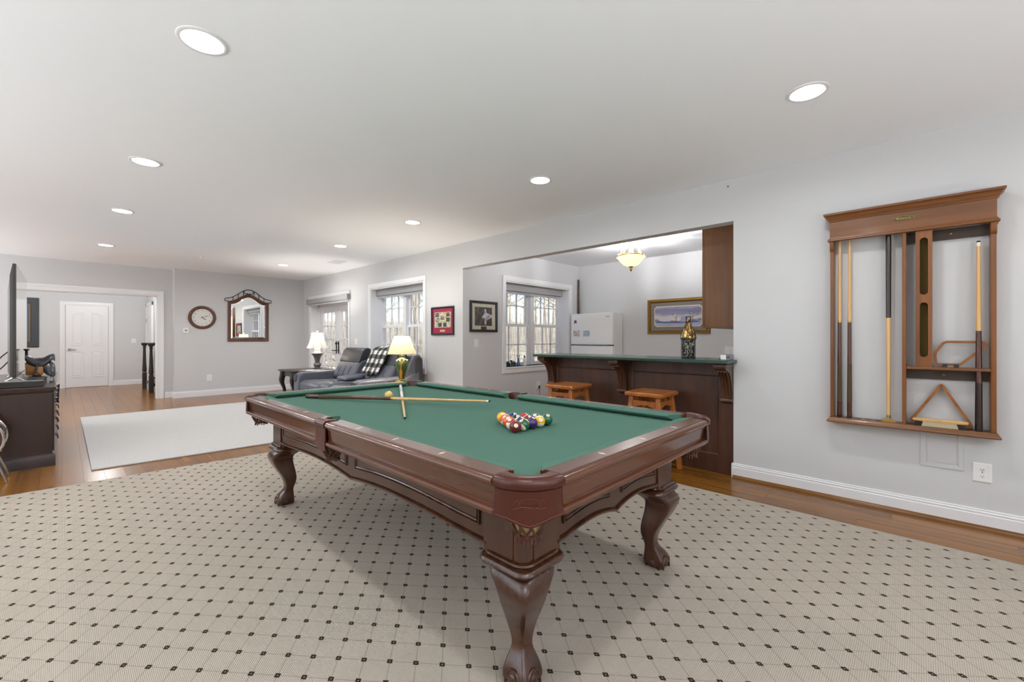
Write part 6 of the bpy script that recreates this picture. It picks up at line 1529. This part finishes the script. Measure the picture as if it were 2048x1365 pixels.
# only outside the house footprint
g.add([(x, y, gz(x, y) if (x > 4 or y > 4.6) else -.4) for y in Y for x in X], [(j * (N + 1) + i, j * (N + 1) + i + 1, (j + 1) * (N + 1) + i + 1, (j + 1) * (N + 1) + i) for j in range(N) for i in range(N) if not (X[i + 1] < 7.5 and X[i] > -6 and Y[j + 1] > -4 and Y[j] < 15.2 and (X[i] < 4.2 or Y[j] < 5)) or X[i] > 7 or Y[j] > 15 or X[i + 1] < -4.5 or Y[j + 1] < -3.4])
o = part('hillside', g, gm, None, smooth=180); o['kind'] = 'structure'
M_BARK = pm('grey bark', '#b5aca0', .9, bump=.4, bscale=8, var=.35, vscale=3); M_TWIG = pm('pale twigs', '#c4bbae', .9, var=.3, vscale=3)
def tree_mesh(seed, h):
    random.seed(seed); tr = MB(); br = MB()
    def grow(mb, p, d, L, r, depth):
        pts = [p]; q = Vector(p); dd = Vector(d)
        for k in range(3):
            dd = (dd + Vector((random.uniform(-.16, .16), random.uniform(-.16, .16), random.uniform(-.02, .14)))).normalized(); q = q + dd * (L / 3); pts.append(tuple(q))
        mb.tube(pts, [r, r * .85, r * .7, r * .5], 6 if depth > 2 else 4, cap=False)
        if depth > 0:
            for k in range(4 if depth > 1 else 5):
                i = random.choice((1, 2, 2, 3)); a = random.uniform(0, 2 * pi); s = random.uniform(.5, 1.0)
                nd = (dd + Vector((cos(a) * s, sin(a) * s, random.uniform(-.1, .5)))).normalized(); grow(br, pts[i], nd, L * random.uniform(.5, .72), r * .45, depth - 1)
    # main stem in stages
    p = Vector((0, 0, -.4)); d = Vector((random.uniform(-.06, .06), random.uniform(-.06, .06), 1)).normalized(); r = .012 * h
    pts = [tuple(p)]; rr = [r]
    for k in range(6):
        d = (d + Vector((random.uniform(-.05, .05), random.uniform(-.05, .05), .05))).normalized(); p = p + d * h / 6; pts.append(tuple(p)); rr.append(r * (1 - .13 * (k + 1)))
        if k > 0:
            for q in range(3):
                a = random.uniform(0, 2 * pi); nd = Vector((cos(a), sin(a), random.uniform(.2, .9))).normalized(); grow(br, tuple(p), nd, h * random.uniform(.18, .30) * (1 - .08 * k), r * .4, 2)
    tr.tube(pts, rr, 8, cap=False)
    return tr, br
protos = []
for s in range(4):
    tr, br = tree_mesh(11 + s, 8.5)
    t = thing('bare_tree', 'bare grey winter tree in the woods outside the windows', 'tree', (0, 0, 0), group='bare trees outside', local=True)
    part('trunk', tr, M_BARK, t, smooth=60); part('branches', br, M_TWIG, t)
    protos.append(t)
random.seed(21); placed = []; tries = 0; first = set()
while len(placed) < 46 and tries < 4000:
    tries += 1
    a = R(random.uniform(18, 60)); d = 13 + 26 * random.random() ** .9; x, y = d * sin(a), d * cos(a)
    if x < 5.6 and y < 16: continue
    if x < 8.5 and y < 7.5: continue
    if any((x - p[0]) ** 2 + (y - p[1]) ** 2 < 9 for p in placed): continue
    k = len(placed) % 4; s = random.uniform(.75, 1.35); z = gz(x, y); rz = random.uniform(0, 6.28)
    if k not in first: o = protos[k]; o.location = (x, y, z); o.rotation_euler = (0, 0, rz); first.add(k)
    else: o = dup(protos[k], (x, y, z), rz)
    o.scale = (s, s, s); placed.append((x, y))
# undergrowth of thin stems that nobody could count
random.seed(5); u = MB()
for i in range(2600):
    a = R(random.uniform(15, 64)); d = 12 + 30 * random.random(); x, y = d * sin(a), d * cos(a)
    if (x < 5.4 and y < 15.8) or (x < 8 and y < 7): continue
    z = gz(x, y) - .05; h = random.uniform(.5, 2.6); r = random.uniform(.008, .022); lx, ly = random.uniform(-.5, .5), random.uniform(-.5, .5)
    u.loft([[(x + r, y, z), (x - r * .5, y + r * .87, z), (x - r * .5, y - r * .87, z)], [(x + lx * .4 + r * .7, y + ly * .4, z + h * .55), (x + lx * .4 - r * .35, y + ly * .4 + r * .6, z + h * .55), (x + lx * .4 - r * .35, y + ly * .4 - r * .6, z + h * .55)], [(x + lx + .003, y + ly, z + h), (x + lx - .002, y + ly + .002, z + h), (x + lx - .002, y + ly - .002, z + h)]])
o = part('undergrowth', u, M_TWIG, None); o['kind'] = 'stuff'; o['label'] = 'thin grey winter undergrowth on the hillside outside'; o['category'] = 'undergrowth'
